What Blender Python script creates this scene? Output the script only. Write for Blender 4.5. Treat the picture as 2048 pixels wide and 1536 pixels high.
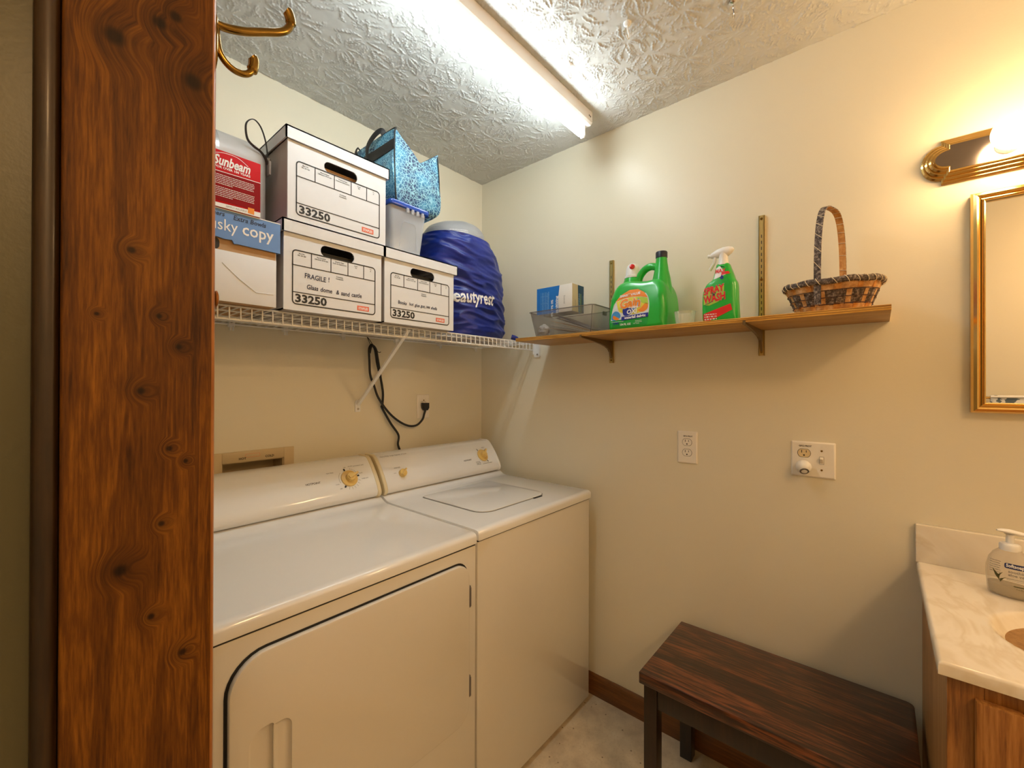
import bpy, bmesh, math, random
from mathutils import Vector, Matrix, noise
from mathutils.bvhtree import BVHTree
random.seed(7)
D = bpy.data
for o in list(D.objects): D.objects.remove(o)
SC = bpy.context.scene
COL = SC.collection
PI = math.pi; R = math.radians

# ------------------------------------------------------------------ camera, world, light, exposure
cam = D.objects.new('camera', D.cameras.new('camera')); COL.objects.link(cam)
cam.data.sensor_fit = 'HORIZONTAL'; cam.data.sensor_width = 36.0
cam.data.lens = 36.0 * 854.0874 / 2048.0
cam.data.clip_start = 0.02
_yaw, _pit, _rol = R(40.67497), R(0.191558), R(0.143133)
F = Vector((math.cos(_pit)*math.cos(_yaw), math.cos(_pit)*math.sin(_yaw), math.sin(_pit)))
Rt = Vector((math.sin(_yaw), -math.cos(_yaw), 0)); U = Rt.cross(F)
Rt, U = Rt*math.cos(_rol)+U*math.sin(_rol), -Rt*math.sin(_rol)+U*math.cos(_rol)
CAM = Vector((-1.657351, -1.643412, 1.346319))
m = Matrix((Rt, U, -F)).transposed().to_4x4(); m.translation = CAM
cam.matrix_world = m
SC.camera = cam
SC.view_settings.view_transform = 'Standard'; SC.view_settings.look = 'None'
SC.view_settings.gamma = 1; SC.view_settings.use_curve_mapping = False
SC.view_settings.exposure = 0.1
TUBE_E = 31.0; GLOBE_E = 44.0; FILL_E = 55.0
w = D.worlds.new('world'); SC.world = w; w.use_nodes = True
w.node_tree.nodes['Background'].inputs[0].default_value = (.8, .85, 1, 1)
w.node_tree.nodes['Background'].inputs[1].default_value = 0.05

# ------------------------------------------------------------------ materials
class NT:
    def __init__(s, name):
        s.m = D.materials.new(name); s.m.use_nodes = True; s.t = s.m.node_tree; s.n = s.t.nodes; s.n.clear()
        s.out = s.n.new('ShaderNodeOutputMaterial'); s.b = s.n.new('ShaderNodeBsdfPrincipled')
        s.l(s.b.outputs[0], s.out.inputs[0])
    def l(s, a, b): s.t.links.new(a, b)
    def N(s, ty, **k):
        x = s.n.new(ty)
        for a, v in k.items():
            if a == 'i':
                for kk, vv in v.items():
                    if isinstance(vv, bpy.types.NodeSocket): s.l(vv, x.inputs[kk])
                    else: x.inputs[kk].default_value = vv
            else: setattr(x, a, v)
        return x
    def math(s, op, a, b=None, c=None):
        d = {0: a}
        if b is not None: d[1] = b
        if c is not None: d[2] = c
        return s.N('ShaderNodeMath', operation=op, i=d).outputs[0]
    def ramp(s, fac, stops, interp='LINEAR'):
        r = s.N('ShaderNodeValToRGB', i={0: fac}); cr = r.color_ramp; cr.interpolation = interp
        while len(cr.elements) < len(stops): cr.elements.new(.5)
        for e, (p, c) in zip(cr.elements, stops):
            e.position = p; e.color = (*c, 1) if len(c) == 3 else c
        return r.outputs[0]
    def mix(s, fac, a, b, mode='MIX'):
        x = s.N('ShaderNodeMix', data_type='RGBA', blend_type=mode)
        for idx, v in ((0, fac), (6, a), (7, b)):
            if isinstance(v, bpy.types.NodeSocket): s.l(v, x.inputs[idx])
            else: x.inputs[idx].default_value = v if idx == 0 else (*v[:3], 1)
        return x.outputs[2]
    def coords(s, scale=(1, 1, 1), rot=(0, 0, 0), loc=(0, 0, 0)):
        tc = s.N('ShaderNodeTexCoord'); mp = s.N('ShaderNodeMapping')
        s.l(tc.outputs['Object'], mp.inputs[0])
        mp.inputs['Scale'].default_value = scale; mp.inputs['Rotation'].default_value = rot; mp.inputs['Location'].default_value = loc
        return mp.outputs[0]
    def noise(s, vec, scale, detail=3, rough=.5, dist=0):
        return s.N('ShaderNodeTexNoise', i={'Vector': vec, 'Scale': scale, 'Detail': detail, 'Roughness': rough, 'Distortion': dist}).outputs[0]
    def bump(s, h, strength=.3, dist=.001):
        b = s.N('ShaderNodeBump', i={'Height': h, 'Strength': strength, 'Distance': dist}); s.l(b.outputs[0], s.b.inputs['Normal'])
    def set(s, **k):
        for a, v in k.items():
            key = {'col': 'Base Color', 'rough': 'Roughness', 'metal': 'Metallic', 'trans': 'Transmission Weight', 'ior': 'IOR',
                   'coat': 'Coat Weight', 'alpha': 'Alpha', 'ec': 'Emission Color', 'es': 'Emission Strength', 'spec': 'Specular IOR Level', 'sheen': 'Sheen Weight','coatr':'Coat Roughness'}[a]
            if isinstance(v, bpy.types.NodeSocket): s.l(v, s.b.inputs[key])
            else: s.b.inputs[key].default_value = (*v, 1) if isinstance(v, tuple) else v
        return s

def mat(name, col, rough=.5, var=None, bmp=None, **k):
    """plain procedural material: base colour with a faint noise variation and fine relief"""
    t = NT(name); t.set(rough=rough, **k)
    v = t.coords()
    amt = .06 if var is None else var
    nz = t.noise(v, 35, 4)
    c2 = tuple(max(0, c*(1-amt*2)) for c in col)
    t.set(col=t.mix(nz, col, c2))
    if bmp: t.bump(t.noise(v, bmp[0], 4), bmp[1], bmp[2])
    return t.m

def glassy(name, col, rough=.05, ior=1.45):
    t = NT(name); t.set(col=col, rough=rough, trans=1.0, ior=ior)
    v = t.coords(); t.bump(t.noise(v, 25, 2), .05, .001)
    return t.m

def thin_plastic(name, col, alpha=.25, rough=.12):
    """thin clear plastic wall: mostly see-through with a glossy surface"""
    t = NT(name); t.set(col=col, rough=rough)
    fr = t.N('ShaderNodeLayerWeight', i={'Blend': .35}).outputs['Facing']
    v = t.coords(); nz = t.noise(v, 12, 2)
    a = t.math('ADD', t.math('MULTIPLY', fr, .45), t.math('ADD', t.math('MULTIPLY', nz, .08), alpha))
    t.set(alpha=a); return t.m

def emis(name, col, e):
    t = NT(name); v = t.coords(); nz = t.noise(v, 3, 1)
    t.set(col=(.9, .9, .9), rough=.3, ec=t.mix(nz, col, tuple(c*.97 for c in col)), es=e); return t.m

def wood(name, c_dark, c_mid, c_light, axis=2, scale=1.0, rough=.45, fine=1.0, coat=0.0, knots=None, plane=(0, 2), contrast=1.0, coatr=.15, bstr=.25):
    """stretched-noise grain along axis; knots = [(a, b, size)] given in object coordinates on the plane (a, b)"""
    t = NT(name)
    sc = [14*scale]*3; sc[axis] = .9*scale
    base = t.coords(scale=tuple(sc))
    mask = None; wid = None
    if knots:
        tc = t.N('ShaderNodeTexCoord'); sp = t.N('ShaderNodeSeparateXYZ', i={0: tc.outputs['Object']})
        for a, b, s in knots:
            dx = t.math('DIVIDE', t.math('SUBTRACT', sp.outputs[plane[0]], a), s)
            dz = t.math('DIVIDE', t.math('SUBTRACT', sp.outputs[plane[1]], b), s*1.0)
            nn = t.math('SQRT', t.math('ADD', t.math('MULTIPLY', dx, dx), t.math('MULTIPLY', dz, dz)))
            mk = t.N('ShaderNodeMapRange', interpolation_type='SMOOTHSTEP', i={0: nn, 1: 1.6, 2: .5, 3: 0., 4: 1.}).outputs[0]
            wk = t.N('ShaderNodeMapRange', interpolation_type='SMOOTHSTEP', i={0: nn, 1: 5.5, 2: .8, 3: 0., 4: 1.}).outputs[0]
            mask = mk if mask is None else t.math('MAXIMUM', mask, mk)
            wid = wk if wid is None else t.math('MAXIMUM', wid, wk)
        off = t.N('ShaderNodeCombineXYZ', i={0: t.math('MULTIPLY', wid, .55), 1: 0., 2: 0.}).outputs[0]
        base = t.N('ShaderNodeVectorMath', operation='ADD', i={0: base, 1: off}).outputs[0]
    n1 = t.noise(base, 1.1, 3, .55, .6)
    n2 = t.noise(base, 9*fine, 4, .65, .2)
    w1 = t.math('FRACT', t.math('MULTIPLY', n1, 7.0))
    w1 = t.math('ABSOLUTE', t.math('SUBTRACT', w1, .5))
    g = t.math('ADD', t.math('MULTIPLY', n1, .75), t.math('ADD', t.math('MULTIPLY', w1, .35*contrast), t.math('MULTIPLY', t.math('SUBTRACT', n2, .5), .8*contrast)))
    c = t.ramp(g, [(.22, c_dark), (.5, c_mid), (.8, c_light)])
    if mask is not None:
        c = t.mix(t.math('MULTIPLY', wid, .38), c, tuple(x*.5 for x in c_dark))
        c = t.mix(t.math('MULTIPLY', mask, .85), c, tuple(x*.12 for x in c_dark))
    if coat == 0.0: t.set(spec=.25)
    t.set(col=c, rough=rough, coat=coat, coatr=coatr)
    t.bump(g, bstr, .0006)
    return t.m

M = {}
def wallmat(name, col):
    t = NT(name); v = t.coords()
    n = t.noise(v, 2.2, 2); t.set(col=t.mix(n, col, tuple(c*.97 for c in col)), rough=.36, spec=.4)
    h = t.math('ADD', t.noise(v, 160, 3), t.math('MULTIPLY', t.noise(v, 9, 2), 1.6))
    t.bump(h, .13, .0015); return t.m
M['wall'] = wallmat('wall_paint', (.80, .745, .59))
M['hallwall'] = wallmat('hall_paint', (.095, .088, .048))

def ceilmat():
    t = NT('stomped_ceiling'); tc = t.N('ShaderNodeTexCoord'); base = tc.outputs['Object']
    warp = t.N('ShaderNodeTexNoise', i={'Vector': base, 'Scale': 6., 'Detail': 2.})
    wv = t.N('ShaderNodeVectorMath', operation='SCALE', i={0: warp.outputs['Color'], 'Scale': .10}).outputs[0]
    base = t.N('ShaderNodeVectorMath', operation='ADD', i={0: base, 1: wv}).outputs[0]
    H = None
    for seed, sc in ((0., 3.6), (7.3, 4.5)):
        vec = t.N('ShaderNodeVectorMath', operation='ADD', i={0: base, 1: (seed, seed*.7, 0)}).outputs[0]
        vo = t.N('ShaderNodeTexVoronoi', voronoi_dimensions='2D', i={'Vector': vec, 'Scale': sc, 'Randomness': .9})
        dv = t.N('ShaderNodeVectorMath', operation='SUBTRACT', i={0: vec, 1: vo.outputs['Position']}).outputs[0]
        sp = t.N('ShaderNodeSeparateXYZ', i={0: dv})
        ang = t.math('ARCTAN2', sp.outputs[1], sp.outputs[0])
        r = t.math('SQRT', t.math('ADD', t.math('MULTIPLY', sp.outputs[0], sp.outputs[0]), t.math('MULTIPLY', sp.outputs[1], sp.outputs[1])))
        spc = t.N('ShaderNodeSeparateXYZ', i={0: vo.outputs['Color']})
        q = t.N('ShaderNodeCombineXYZ', i={0: t.math('ADD', t.math('MULTIPLY', t.math('COSINE', ang), 2.6), t.math('MULTIPLY', spc.outputs[0], 40.)),
                                          1: t.math('MULTIPLY', t.math('SINE', ang), 2.6), 2: t.math('MULTIPLY', r, 16.)}).outputs[0]
        n = t.noise(q, 1.35, 2.5, .55, .3)
        rid = t.math('ABSOLUTE', t.math('SUBTRACT', t.math('FRACT', t.math('MULTIPLY', n, 3.6)), .5))
        rid = t.N('ShaderNodeMapRange', interpolation_type='SMOOTHSTEP', i={0: rid, 1: .02, 2: .20, 3: 1., 4: 0.}).outputs[0]
        brk = t.N('ShaderNodeMapRange', i={0: t.noise(vec, 14 + seed, 2), 1: .40, 2: .56}).outputs[0]
        rid = t.math('MULTIPLY', rid, brk)
        H = rid if H is None else t.math('MAXIMUM', H, rid)
    fine = t.noise(base, 90, 3)
    H = t.math('ADD', H, t.math('MULTIPLY', fine, .10))
    H = t.math('ADD', H, t.math('MULTIPLY', t.noise(base, 22, 3), .25))
    t.set(col=t.mix(fine, (.66, .655, .625), (.62, .615, .59)), rough=.7)
    t.bump(H, 1.0, .0055); return t.m
M['ceil'] = ceilmat()

def floormat():
    t = NT('speckled_vinyl'); v = t.coords()
    n = t.noise(v, 14, 5, .6); c = t.ramp(n, [(.3, (.50, .40, .27)), (.55, (.66, .55, .38)), (.75, (.74, .64, .47))])
    vo = t.N('ShaderNodeTexVoronoi', i={'Vector': v, 'Scale': 42., 'Randomness': 1.}); d = vo.outputs['Distance']
    sel = t.N('ShaderNodeSeparateXYZ', i={0: vo.outputs['Color']}).outputs[0]
    dot = t.math('MULTIPLY', t.math('LESS_THAN', d, .13), t.math('GREATER_THAN', sel, .72))
    n2 = t.noise(v, 120, 2); c = t.mix(t.math('MULTIPLY', t.math('GREATER_THAN', n2, .62), .25), c, (.45, .33, .2))
    t.set(col=t.mix(t.math('MULTIPLY', dot, .8), c, (.16, .10, .05)), rough=.42)
    t.bump(n, .15, .001); return t.m
M['floor'] = floormat()
KN = [(-1.572, 1.499), (-1.6, 1.423), (-1.547, 1.427), (-1.528, 1.392), (-1.563, 1.339), (-1.537, 1.27), (-1.521, 1.253), (-1.544, 1.182), (-1.58, 1.138), (-1.553, 1.076), (-1.523, 1.021), (-1.587, 1.733), (-1.548, 1.773), (-1.533, 1.79), (-1.515, 1.721)]
KS = [.0035, .0018, .0026, .0030, .0034, .0028, .0022, .0028, .0055, .0030, .0036, .0085, .0060, .0055, .0090]
M['pine'] = wood('stained_knotty_pine', (.115, .028, .0035), (.20, .055, .006), (.36, .125, .018), 2, 1.5, .42, 1.0, .2,
                 [(a, b, s) for (a, b), s in zip(KN, KS)], contrast=.9, coatr=.35)
M['pine_edge'] = wood('pine_rounded_edge', (.26, .085, .012), (.42, .16, .03), (.54, .23, .05), 2, 1.3, .35, 1, .3)
M['trimdark'] = wood('dark_varnished_trim', (.016, .007, .0015), (.034, .015, .003), (.06, .027, .006), 2, 1.3, .42, 1, .15)
M['basewood'] = wood('baseboard_wood', (.10, .035, .006), (.17, .062, .012), (.26, .10, .022), 1, 1.2, .38, 1, .2)
M['shelfwood'] = wood('oak_laminate_face', (.30, .15, .035), (.44, .24, .07), (.56, .34, .12), 1, 1.5, .4)
M['shelfedge'] = wood('oak_laminate_edge', (.42, .20, .035), (.72, .39, .08), (.86, .54, .17), 1, 1.1, .38)
M['oak'] = wood('vanity_oak', (.16, .055, .010), (.34, .135, .028), (.50, .23, .06), 2, 1.2, .38, 1.2, .2, contrast=1.2)
M['oakside'] = wood('vanity_side_panel', (.26, .13, .04), (.36, .19, .065), (.46, .26, .10), 2, 1.0, .45)
M['oakh'] = wood('vanity_oak_across', (.16, .055, .010), (.34, .135, .028), (.50, .23, .06), 1, 1.2, .38, 1.2, .2, contrast=1.2)
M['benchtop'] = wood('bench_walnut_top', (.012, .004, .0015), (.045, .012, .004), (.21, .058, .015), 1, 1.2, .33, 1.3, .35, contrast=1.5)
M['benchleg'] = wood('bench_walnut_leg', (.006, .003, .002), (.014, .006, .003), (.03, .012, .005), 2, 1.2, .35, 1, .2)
M['enamel'] = mat('white_enamel', (.76, .73, .66), .16, var=.01, coat=.5)  # appliance fronts: their dimmer, warmer light is put into the colour
M['enameltop'] = mat('white_enamel_top', (.88, .89, .89), .12, var=.01, coat=.6)  # same enamel on the tops, brighter light from above painted in
M['panelwhite'] = mat('white_control_panel', (.86, .86, .84), .13, var=.01, coat=.5)
M['endcap'] = mat('yellowed_plastic', (.78, .68, .44), .3, var=.02)
M['knobgold'] = mat('yellowed_knob_plastic', (.80, .55, .17), .28, var=.04)
M['dark'] = mat('dark_gap', (.012, .011, .010), .6)
M['black'] = mat('black_print', (.012, .012, .012), .55)
M['grey'] = mat('grey_print', (.18, .18, .18), .5)
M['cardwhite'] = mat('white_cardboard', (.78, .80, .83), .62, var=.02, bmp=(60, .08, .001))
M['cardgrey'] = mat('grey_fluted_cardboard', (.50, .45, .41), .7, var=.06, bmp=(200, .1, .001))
M['cardtan'] = mat('tan_cardboard', (.50, .30, .14), .75, var=.05)
M['redlogo'] = mat('orange_red_print', (.80, .16, .09), .5, var=.02)
M['white'] = mat('white_plastic', (.85, .85, .84), .35, var=.01)
M['whitemetal'] = mat('white_coated_wire', (.90, .90, .88), .3, var=.01)
M['tubebody'] = mat('white_enamel_fixture', (.80, .78, .76), .3, var=.01)
M['bluecard'] = mat('blue_cardboard', (.14, .29, .62), .5, var=.04)
M['whiteprint'] = mat('white_print', (.88, .88, .88), .5, var=.01)
M['ink'] = mat('dark_marker_ink', (.02, .03, .08), .6)
M['red'] = mat('red_printed_card', (.52, .004, .006), .6, var=.03, spec=.15)
M['redd'] = mat('dark_red_printed_card', (.27, .003, .004), .6, var=.05, spec=.15)
M['pinkprint'] = mat('pale_red_print', (.80, .45, .42), .5)
M['orange'] = mat('orange_print', (.90, .30, .03), .45)
M['silver'] = mat('silver_grey_plastic', (.46, .45, .43), .38, var=.02)
M['silverb'] = mat('bright_silver_band', (.62, .62, .62), .22, metal=.6)
M['strap'] = mat('black_webbing', (.012, .012, .013), .6, bmp=(400, .3, .0006))
M['strapgrey'] = mat('dark_grey_strap', (.05, .048, .045), .5, bmp=(400, .3, .0006))
M['tabgrey'] = mat('grey_tab', (.34, .32, .29), .5)
M['chrome'] = mat('chrome', (.75, .75, .76), .12, metal=1.0)
M['brass'] = mat('polished_brass', (.80, .52, .18), .14, var=.02, metal=1.0)
M['oldbrass'] = mat('worn_antique_brass', (.48, .29, .07), .22, var=.35, metal=1.0, bmp=(60, .2, .001))
M['standard'] = mat('brass_shelf_standard', (.62, .45, .16), .3, var=.04, metal=.9)
M['bracket'] = mat('bronze_shelf_bracket', (.20, .13, .055), .38, var=.04, metal=.6)
M['steel'] = mat('brushed_plate', (.42, .36, .34), .16, metal=1.0)
M['mirror'] = mat('mirror_silvering', (.86, .86, .85), .01, var=0, metal=1.0)
M['tube'] = emis('lit_fluorescent_tube', (.85, .97, 1.0), TUBE_E)
M['globe'] = emis('lit_frosted_bulb', (1.0, .66, .33), GLOBE_E)
M['halllamp'] = emis('lit_ceiling_dome', (1.0, .62, .30), FILL_E)  # glow of the added fill lamp behind the camera
M['plate'] = mat('ivory_wall_plate', (.88, .84, .76), .3, var=.01)
M['ivory'] = mat('yellowed_outlet_face', (.75, .60, .34), .35, var=.02)
M['boxbeige'] = mat('beige_outlet_box', (.62, .49, .29), .45, var=.02)
M['greyplastic'] = mat('grey_lens', (.16, .15, .15), .35)
M['cord'] = mat('black_rubber_cord', (.010, .010, .011), .4)
M['green'] = mat('bright_green_plastic', (.015, .46, .045), .28, var=.03, coat=.3)
M['greend'] = mat('label_green', (.012, .38, .05), .4, var=.03)
M['capblack'] = mat('black_blue_cap', (.010, .012, .03), .4)
M['redbtn'] = mat('red_button', (.60, .01, .01), .25)
M['labelblue'] = mat('label_navy', (.015, .03, .32), .4)
M['labelsky'] = mat('label_sky_blue', (.06, .32, .75), .4, var=.05)
M['labelyellow'] = mat('label_yellow', (.85, .72, .06), .4, var=.1)
M['labelpale'] = mat('label_pale', (.75, .82, .88), .4, var=.1)
M['labellime'] = mat('label_lime', (.50, .75, .08), .4, var=.1)
M['labelorange'] = mat('label_orange', (.92, .28, .02), .4)
M['labelred'] = mat('label_red', (.75, .02, .015), .4)
M['leafdark'] = mat('aloe_leaf_print', (.07, .07, .015), .5)
M['navy'] = mat('navy_print', (.015, .03, .14), .4)
M['glovblue'] = mat('blue_printed_carton', (.015, .19, .62), .4, var=.06)
M['glovdark'] = mat('teal_blue_carton', (.01, .085, .20), .4, var=.08)
M['glovwhite'] = mat('white_carton', (.80, .79, .75), .5, var=.02)
M['glovcream'] = mat('cream_carton', (.66, .60, .44), .5, var=.02)
M['skyprint'] = mat('light_blue_print', (.25, .50, .80), .5)
M['limeprint'] = mat('lime_print', (.45, .70, .20), .5)
M['paper'] = mat('paper', (.80, .77, .74), .6, var=.03)
M['papertan'] = mat('manila_paper', (.72, .46, .24), .6, var=.05)
M['paperdark'] = mat('dark_folder', (.05, .05, .08), .5, var=.1)
M['clearbin'] = thin_plastic('smoky_clear_plastic', (.30, .28, .25), .15)
M['binrim'] = thin_plastic('smoky_plastic_rim', (.20, .18, .16), .45)
M['clearcup'] = thin_plastic('clear_plastic_cup', (.80, .84, .74), .20)
M['clearbox'] = thin_plastic('clear_storage_plastic', (.70, .76, .84), .30)
M['soapglass'] = thin_plastic('clear_soap_bottle', (.66, .60, .50), .16, .06)
M['soapliq'] = mat('clear_soap', (.66, .58, .42), .1, trans=.6, ior=1.36)
M['bluelid'] = mat('blue_plastic_lid', (.012, .085, .55), .2, trans=.15, coat=.4)
M['marble'] = None
def marble():
    t = NT('cultured_marble'); v = t.coords()
    n = t.noise(v, 3.2, 4, .6, 1.6); c = t.ramp(n, [(.35, (.80, .72, .58)), (.5, (.85, .78, .66)), (.56, (.76, .67, .52)), (.62, (.86, .80, .68))])
    t.set(col=c, rough=.18, coat=.4); return t.m
M['marble'] = marble()
def totemat():
    t = NT('blue_web_fabric'); v = t.coords()
    m0 = None
    for sc, off in ((85., 0.), (62., 3.3)):
        vv = t.N('ShaderNodeVectorMath', operation='ADD', i={0: v, 1: (off, off, off)}).outputs[0]
        d = t.N('ShaderNodeTexVoronoi', feature='DISTANCE_TO_EDGE', i={'Vector': vv, 'Scale': sc}).outputs[0]
        k = t.N('ShaderNodeMapRange', i={0: d, 1: .022, 2: .060, 3: 1., 4: 0.}).outputs[0]
        m0 = k if m0 is None else t.math('MAXIMUM', m0, k)
    n = t.noise(v, 14, 2); base = t.ramp(n, [(.40, (.004, .035, .11)), (.52, (.010, .10, .24)), (.63, (.04, .24, .42))])
    t.set(col=t.mix(t.math('MULTIPLY', m0, .85), base, (.34, .66, .76)), rough=.5)
    t.bump(t.noise(v, 60, 2), .1, .002); return t.m
M['tote'] = totemat()
def nylon(name, a, b, rough=.38):
    t = NT(name); v = t.coords(scale=(1, 1, 3.0))
    n = t.noise(v, 9, 3, .55, .8)
    t.set(col=t.mix(n, a, b), rough=rough); t.bump(n, .35, .01); return t.m
M['nylon'] = nylon('royal_blue_nylon', (.006, .026, .30), (.003, .012, .15))
M['vinyl'] = nylon('grey_vinyl', (.36, .36, .37), (.28, .28, .29), .35)
def barkmat(name, cols, sc=140):
    t = NT(name); v = t.coords()
    n = t.noise(v, sc, 4, .7); t.set(col=t.ramp(n, [(.38, cols[0]), (.52, cols[1]), (.66, cols[2])]), rough=.7); t.bump(n, .5, .002); return t.m
M['bark'] = barkmat('bark_strip', ((.035, .022, .016), (.12, .085, .065), (.42, .34, .27)))
M['splint'] = barkmat('tan_wood_splint', ((.46, .22, .07), (.62, .34, .13), (.78, .52, .28)), 50)
M['splintor'] = barkmat('orange_wood_splint', ((.50, .20, .04), (.66, .30, .07), (.75, .40, .13)), 50)
M['cordbrown'] = mat('dark_brown_twine', (.05, .015, .01), .7)
M['binding'] = mat('pale_raffia', (.80, .66, .44), .6)
def toweldamask():
    t = NT('damask_towel'); v = t.coords()
    a = t.N('ShaderNodeTexVoronoi', feature='DISTANCE_TO_EDGE', i={'Vector': v, 'Scale': 16.}).outputs[0]
    n = t.noise(v, 30, 3, .5, 1.5)
    k = t.math('GREATER_THAN', t.math('ADD', t.math('MULTIPLY', a, 1.5), n), .72)
    t.set(col=t.mix(k, (.74, .76, .76), (.10, .14, .18)), rough=.9); return t.m
M['damask'] = toweldamask()

# ------------------------------------------------------------------ mesh helpers
class MB:
    def __init__(s): s.v = []; s.f = []
    def add(s, vs, fs):
        k = len(s.v); s.v += [tuple(v) for v in vs]; s.f += [tuple(i+k for i in f) for f in fs]; return s
    def box(s, x0, x1, y0, y1, z0, z1, b=0.0, seg=2):
        if b <= 0:
            return s.add([(x, y, z) for x in (x0, x1) for y in (y0, y1) for z in (z0, z1)],
                         [(0, 1, 3, 2), (4, 6, 7, 5), (0, 4, 5, 1), (2, 3, 7, 6), (0, 2, 6, 4), (1, 5, 7, 3)])
        bm = bmesh.new(); bmesh.ops.create_cube(bm, size=1)
        for v in bm.verts: v.co = Vector(((x0+x1)/2+v.co.x*(x1-x0), (y0+y1)/2+v.co.y*(y1-y0), (z0+z1)/2+v.co.z*(z1-z0)))
        bmesh.ops.bevel(bm, geom=bm.edges[:], offset=b, segments=seg, profile=.5, affect='EDGES')
        return s.addbm(bm)
    def addbm(s, bm):
        bm.verts.index_update(); s.add([v.co[:] for v in bm.verts], [[v.index for v in f.verts] for f in bm.faces]); bm.free(); return s
    def prism(s, pts, axis, a0, a1, b=0.0, seg=2):
        """pts: polygon in the two other axes (cyclic order x,y,z minus axis)"""
        def P(p, a):
            q = [p[0], p[1]]; q.insert(axis, a); return tuple(q)
        n = len(pts)
        if b > 0:
            bm = bmesh.new(); A = [bm.verts.new(P(p, a0)) for p in pts]; B = [bm.verts.new(P(p, a1)) for p in pts]
            bm.faces.new(A); bm.faces.new(B[::-1]); ce = []
            for i in range(n): bm.faces.new((A[i], B[i], B[(i+1) % n], A[(i+1) % n]))
            bmesh.ops.recalc_face_normals(bm, faces=bm.faces[:])
            ed = [e for e in bm.edges if abs(e.verts[0].co[axis]-e.verts[1].co[axis]) < 1e-7]
            bmesh.ops.bevel(bm, geom=ed, offset=b, segments=seg, profile=.5, affect='EDGES')
            return s.addbm(bm)
        vs = [P(p, a0) for p in pts]+[P(p, a1) for p in pts]
        return s.add(vs, [tuple(range(n)), tuple(range(2*n-1, n-1, -1))]+[(i, i+n, (i+1) % n+n, (i+1) % n) for i in range(n)])
    def loft(s, rings, cap=True, closed=True):
        n = len(rings[0]); k = len(s.v)
        for r in rings: s.v += [tuple(p) for p in r]
        for j in range(len(rings)-1):
            for i in range(n if closed else n-1):
                s.f.append((k+j*n+i, k+j*n+(i+1) % n, k+(j+1)*n+(i+1) % n, k+(j+1)*n+i))
        if cap:
            s.f.append(tuple(k+i for i in range(n))[::-1]); s.f.append(tuple(k+(len(rings)-1)*n+i for i in range(n)))
        return s
    def lathe(s, prof, c=(0, 0, 0), seg=24, axis=2, cap=True, sx=1, sy=1):
        rings = []
        for r, h in prof:
            ring = []
            for i in range(seg):
                a = 2*PI*i/seg; p = [r*math.cos(a)*sx, r*math.sin(a)*sy]; p.insert(axis, h)
                ring.append((c[0]+p[0], c[1]+p[1], c[2]+p[2]))
            rings.append(ring)
        return s.loft(rings, cap)
    def tube(s, path, r, seg=8, cap=True, flat=None, up=(0, 0, 1)):
        """r: number or list; flat=(w,h) gives an elliptic/ribbon section"""
        P = [Vector(p) for p in path]; n = len(P); rings = []
        prev = None
        for i, p in enumerate(P):
            d = (P[min(i+1, n-1)]-P[max(i-1, 0)]).normalized()
            if prev is None:
                u = Vector(up); u = (u-d*u.dot(d))
                if u.length < 1e-4: u = Vector((1, 0, 0)); u = u-d*u.dot(d)
            else: u = prev-d*prev.dot(d)
            u.normalize(); prev = u; v = d.cross(u)
            rr = r[i] if isinstance(r, (list, tuple)) else r
            a, b = (rr, rr) if flat is None else (flat[0], flat[1])
            rings.append([p+u*(a*math.cos(2*PI*k/seg))+v*(b*math.sin(2*PI*k/seg)) for k in range(seg)])
        return s.loft(rings, cap)
    def pillow(s, pts, c0, c1, rnd, axis=0, seg=5, back=None):
        """outline pts (2D, CCW) swept along axis from c0 to c1 with rounded rims of radius rnd"""
        n = len(pts); ar = sum(pts[i][0]*pts[(i+1) % n][1]-pts[(i+1) % n][0]*pts[i][1] for i in range(n))
        if ar < 0: pts = pts[::-1]
        def inset(d):
            out = []
            for i in range(n):
                a, b, c = Vector(pts[i-1]), Vector(pts[i]), Vector(pts[(i+1) % n])
                e1 = (b-a); e2 = (c-b)
                if e1.length < 1e-9: e1 = e2
                if e2.length < 1e-9: e2 = e1
                e1.normalize(); e2.normalize()
                nn = Vector((-(e1.y+e2.y), e1.x+e2.x))
                if nn.length < 1e-6: nn = Vector((-e1.y, e1.x))
                nn.normalize(); out.append(b+nn*d)
            return out
        rings = []
        for k in range(seg+1):
            a = PI/2*k/seg; rings.append((c0+(1 if c1 > c0 else -1)*rnd*(1-math.sin(a)), rnd*(1-math.cos(a))))
        rings = rings[::-1]  # start at the face
        r2 = [(c1-(x-c0), d) for x, d in rings][::-1]
        full = []
        for x, d in rings+r2:
            ring = []
            for q in inset(d):
                p = [q[0], q[1]]; p.insert(axis, x); ring.append(tuple(p))
            full.append(ring)
        return s.loft(full, True)

def rrect(x0, x1, y0, y1, r, seg=5):
    rs = r if isinstance(r, (list, tuple)) else (r,)*4   # order: (x1,y1),(x0,y1),(x0,y0),(x1,y0)
    out = []
    for (cx, cy, a0), rr in zip(((x1, y1, 0), (x0, y1, 90), (x0, y0, 180), (x1, y0, 270)), rs):
        sx = -1 if cx == x1 else 1; sy = -1 if cy == y1 else 1
        for k in range(seg+1):
            a = R(a0+90*k/seg); out.append((cx+sx*rr+rr*math.cos(a), cy+sy*rr+rr*math.sin(a)))
    return out

def smoothpath(pts, n=6):
    P = [Vector(p) for p in pts]; out = []
    for i in range(len(P)-1):
        p0 = P[max(i-1, 0)]; p1 = P[i]; p2 = P[i+1]; p3 = P[min(i+2, len(P)-1)]
        for k in range(n):
            t = k/n; out.append(.5*((2*p1)+(p2-p0)*t+(2*p0-5*p1+4*p2-p3)*t*t+(3*p1-p0-3*p2+p3)*t**3))
    out.append(P[-1]); return out

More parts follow.
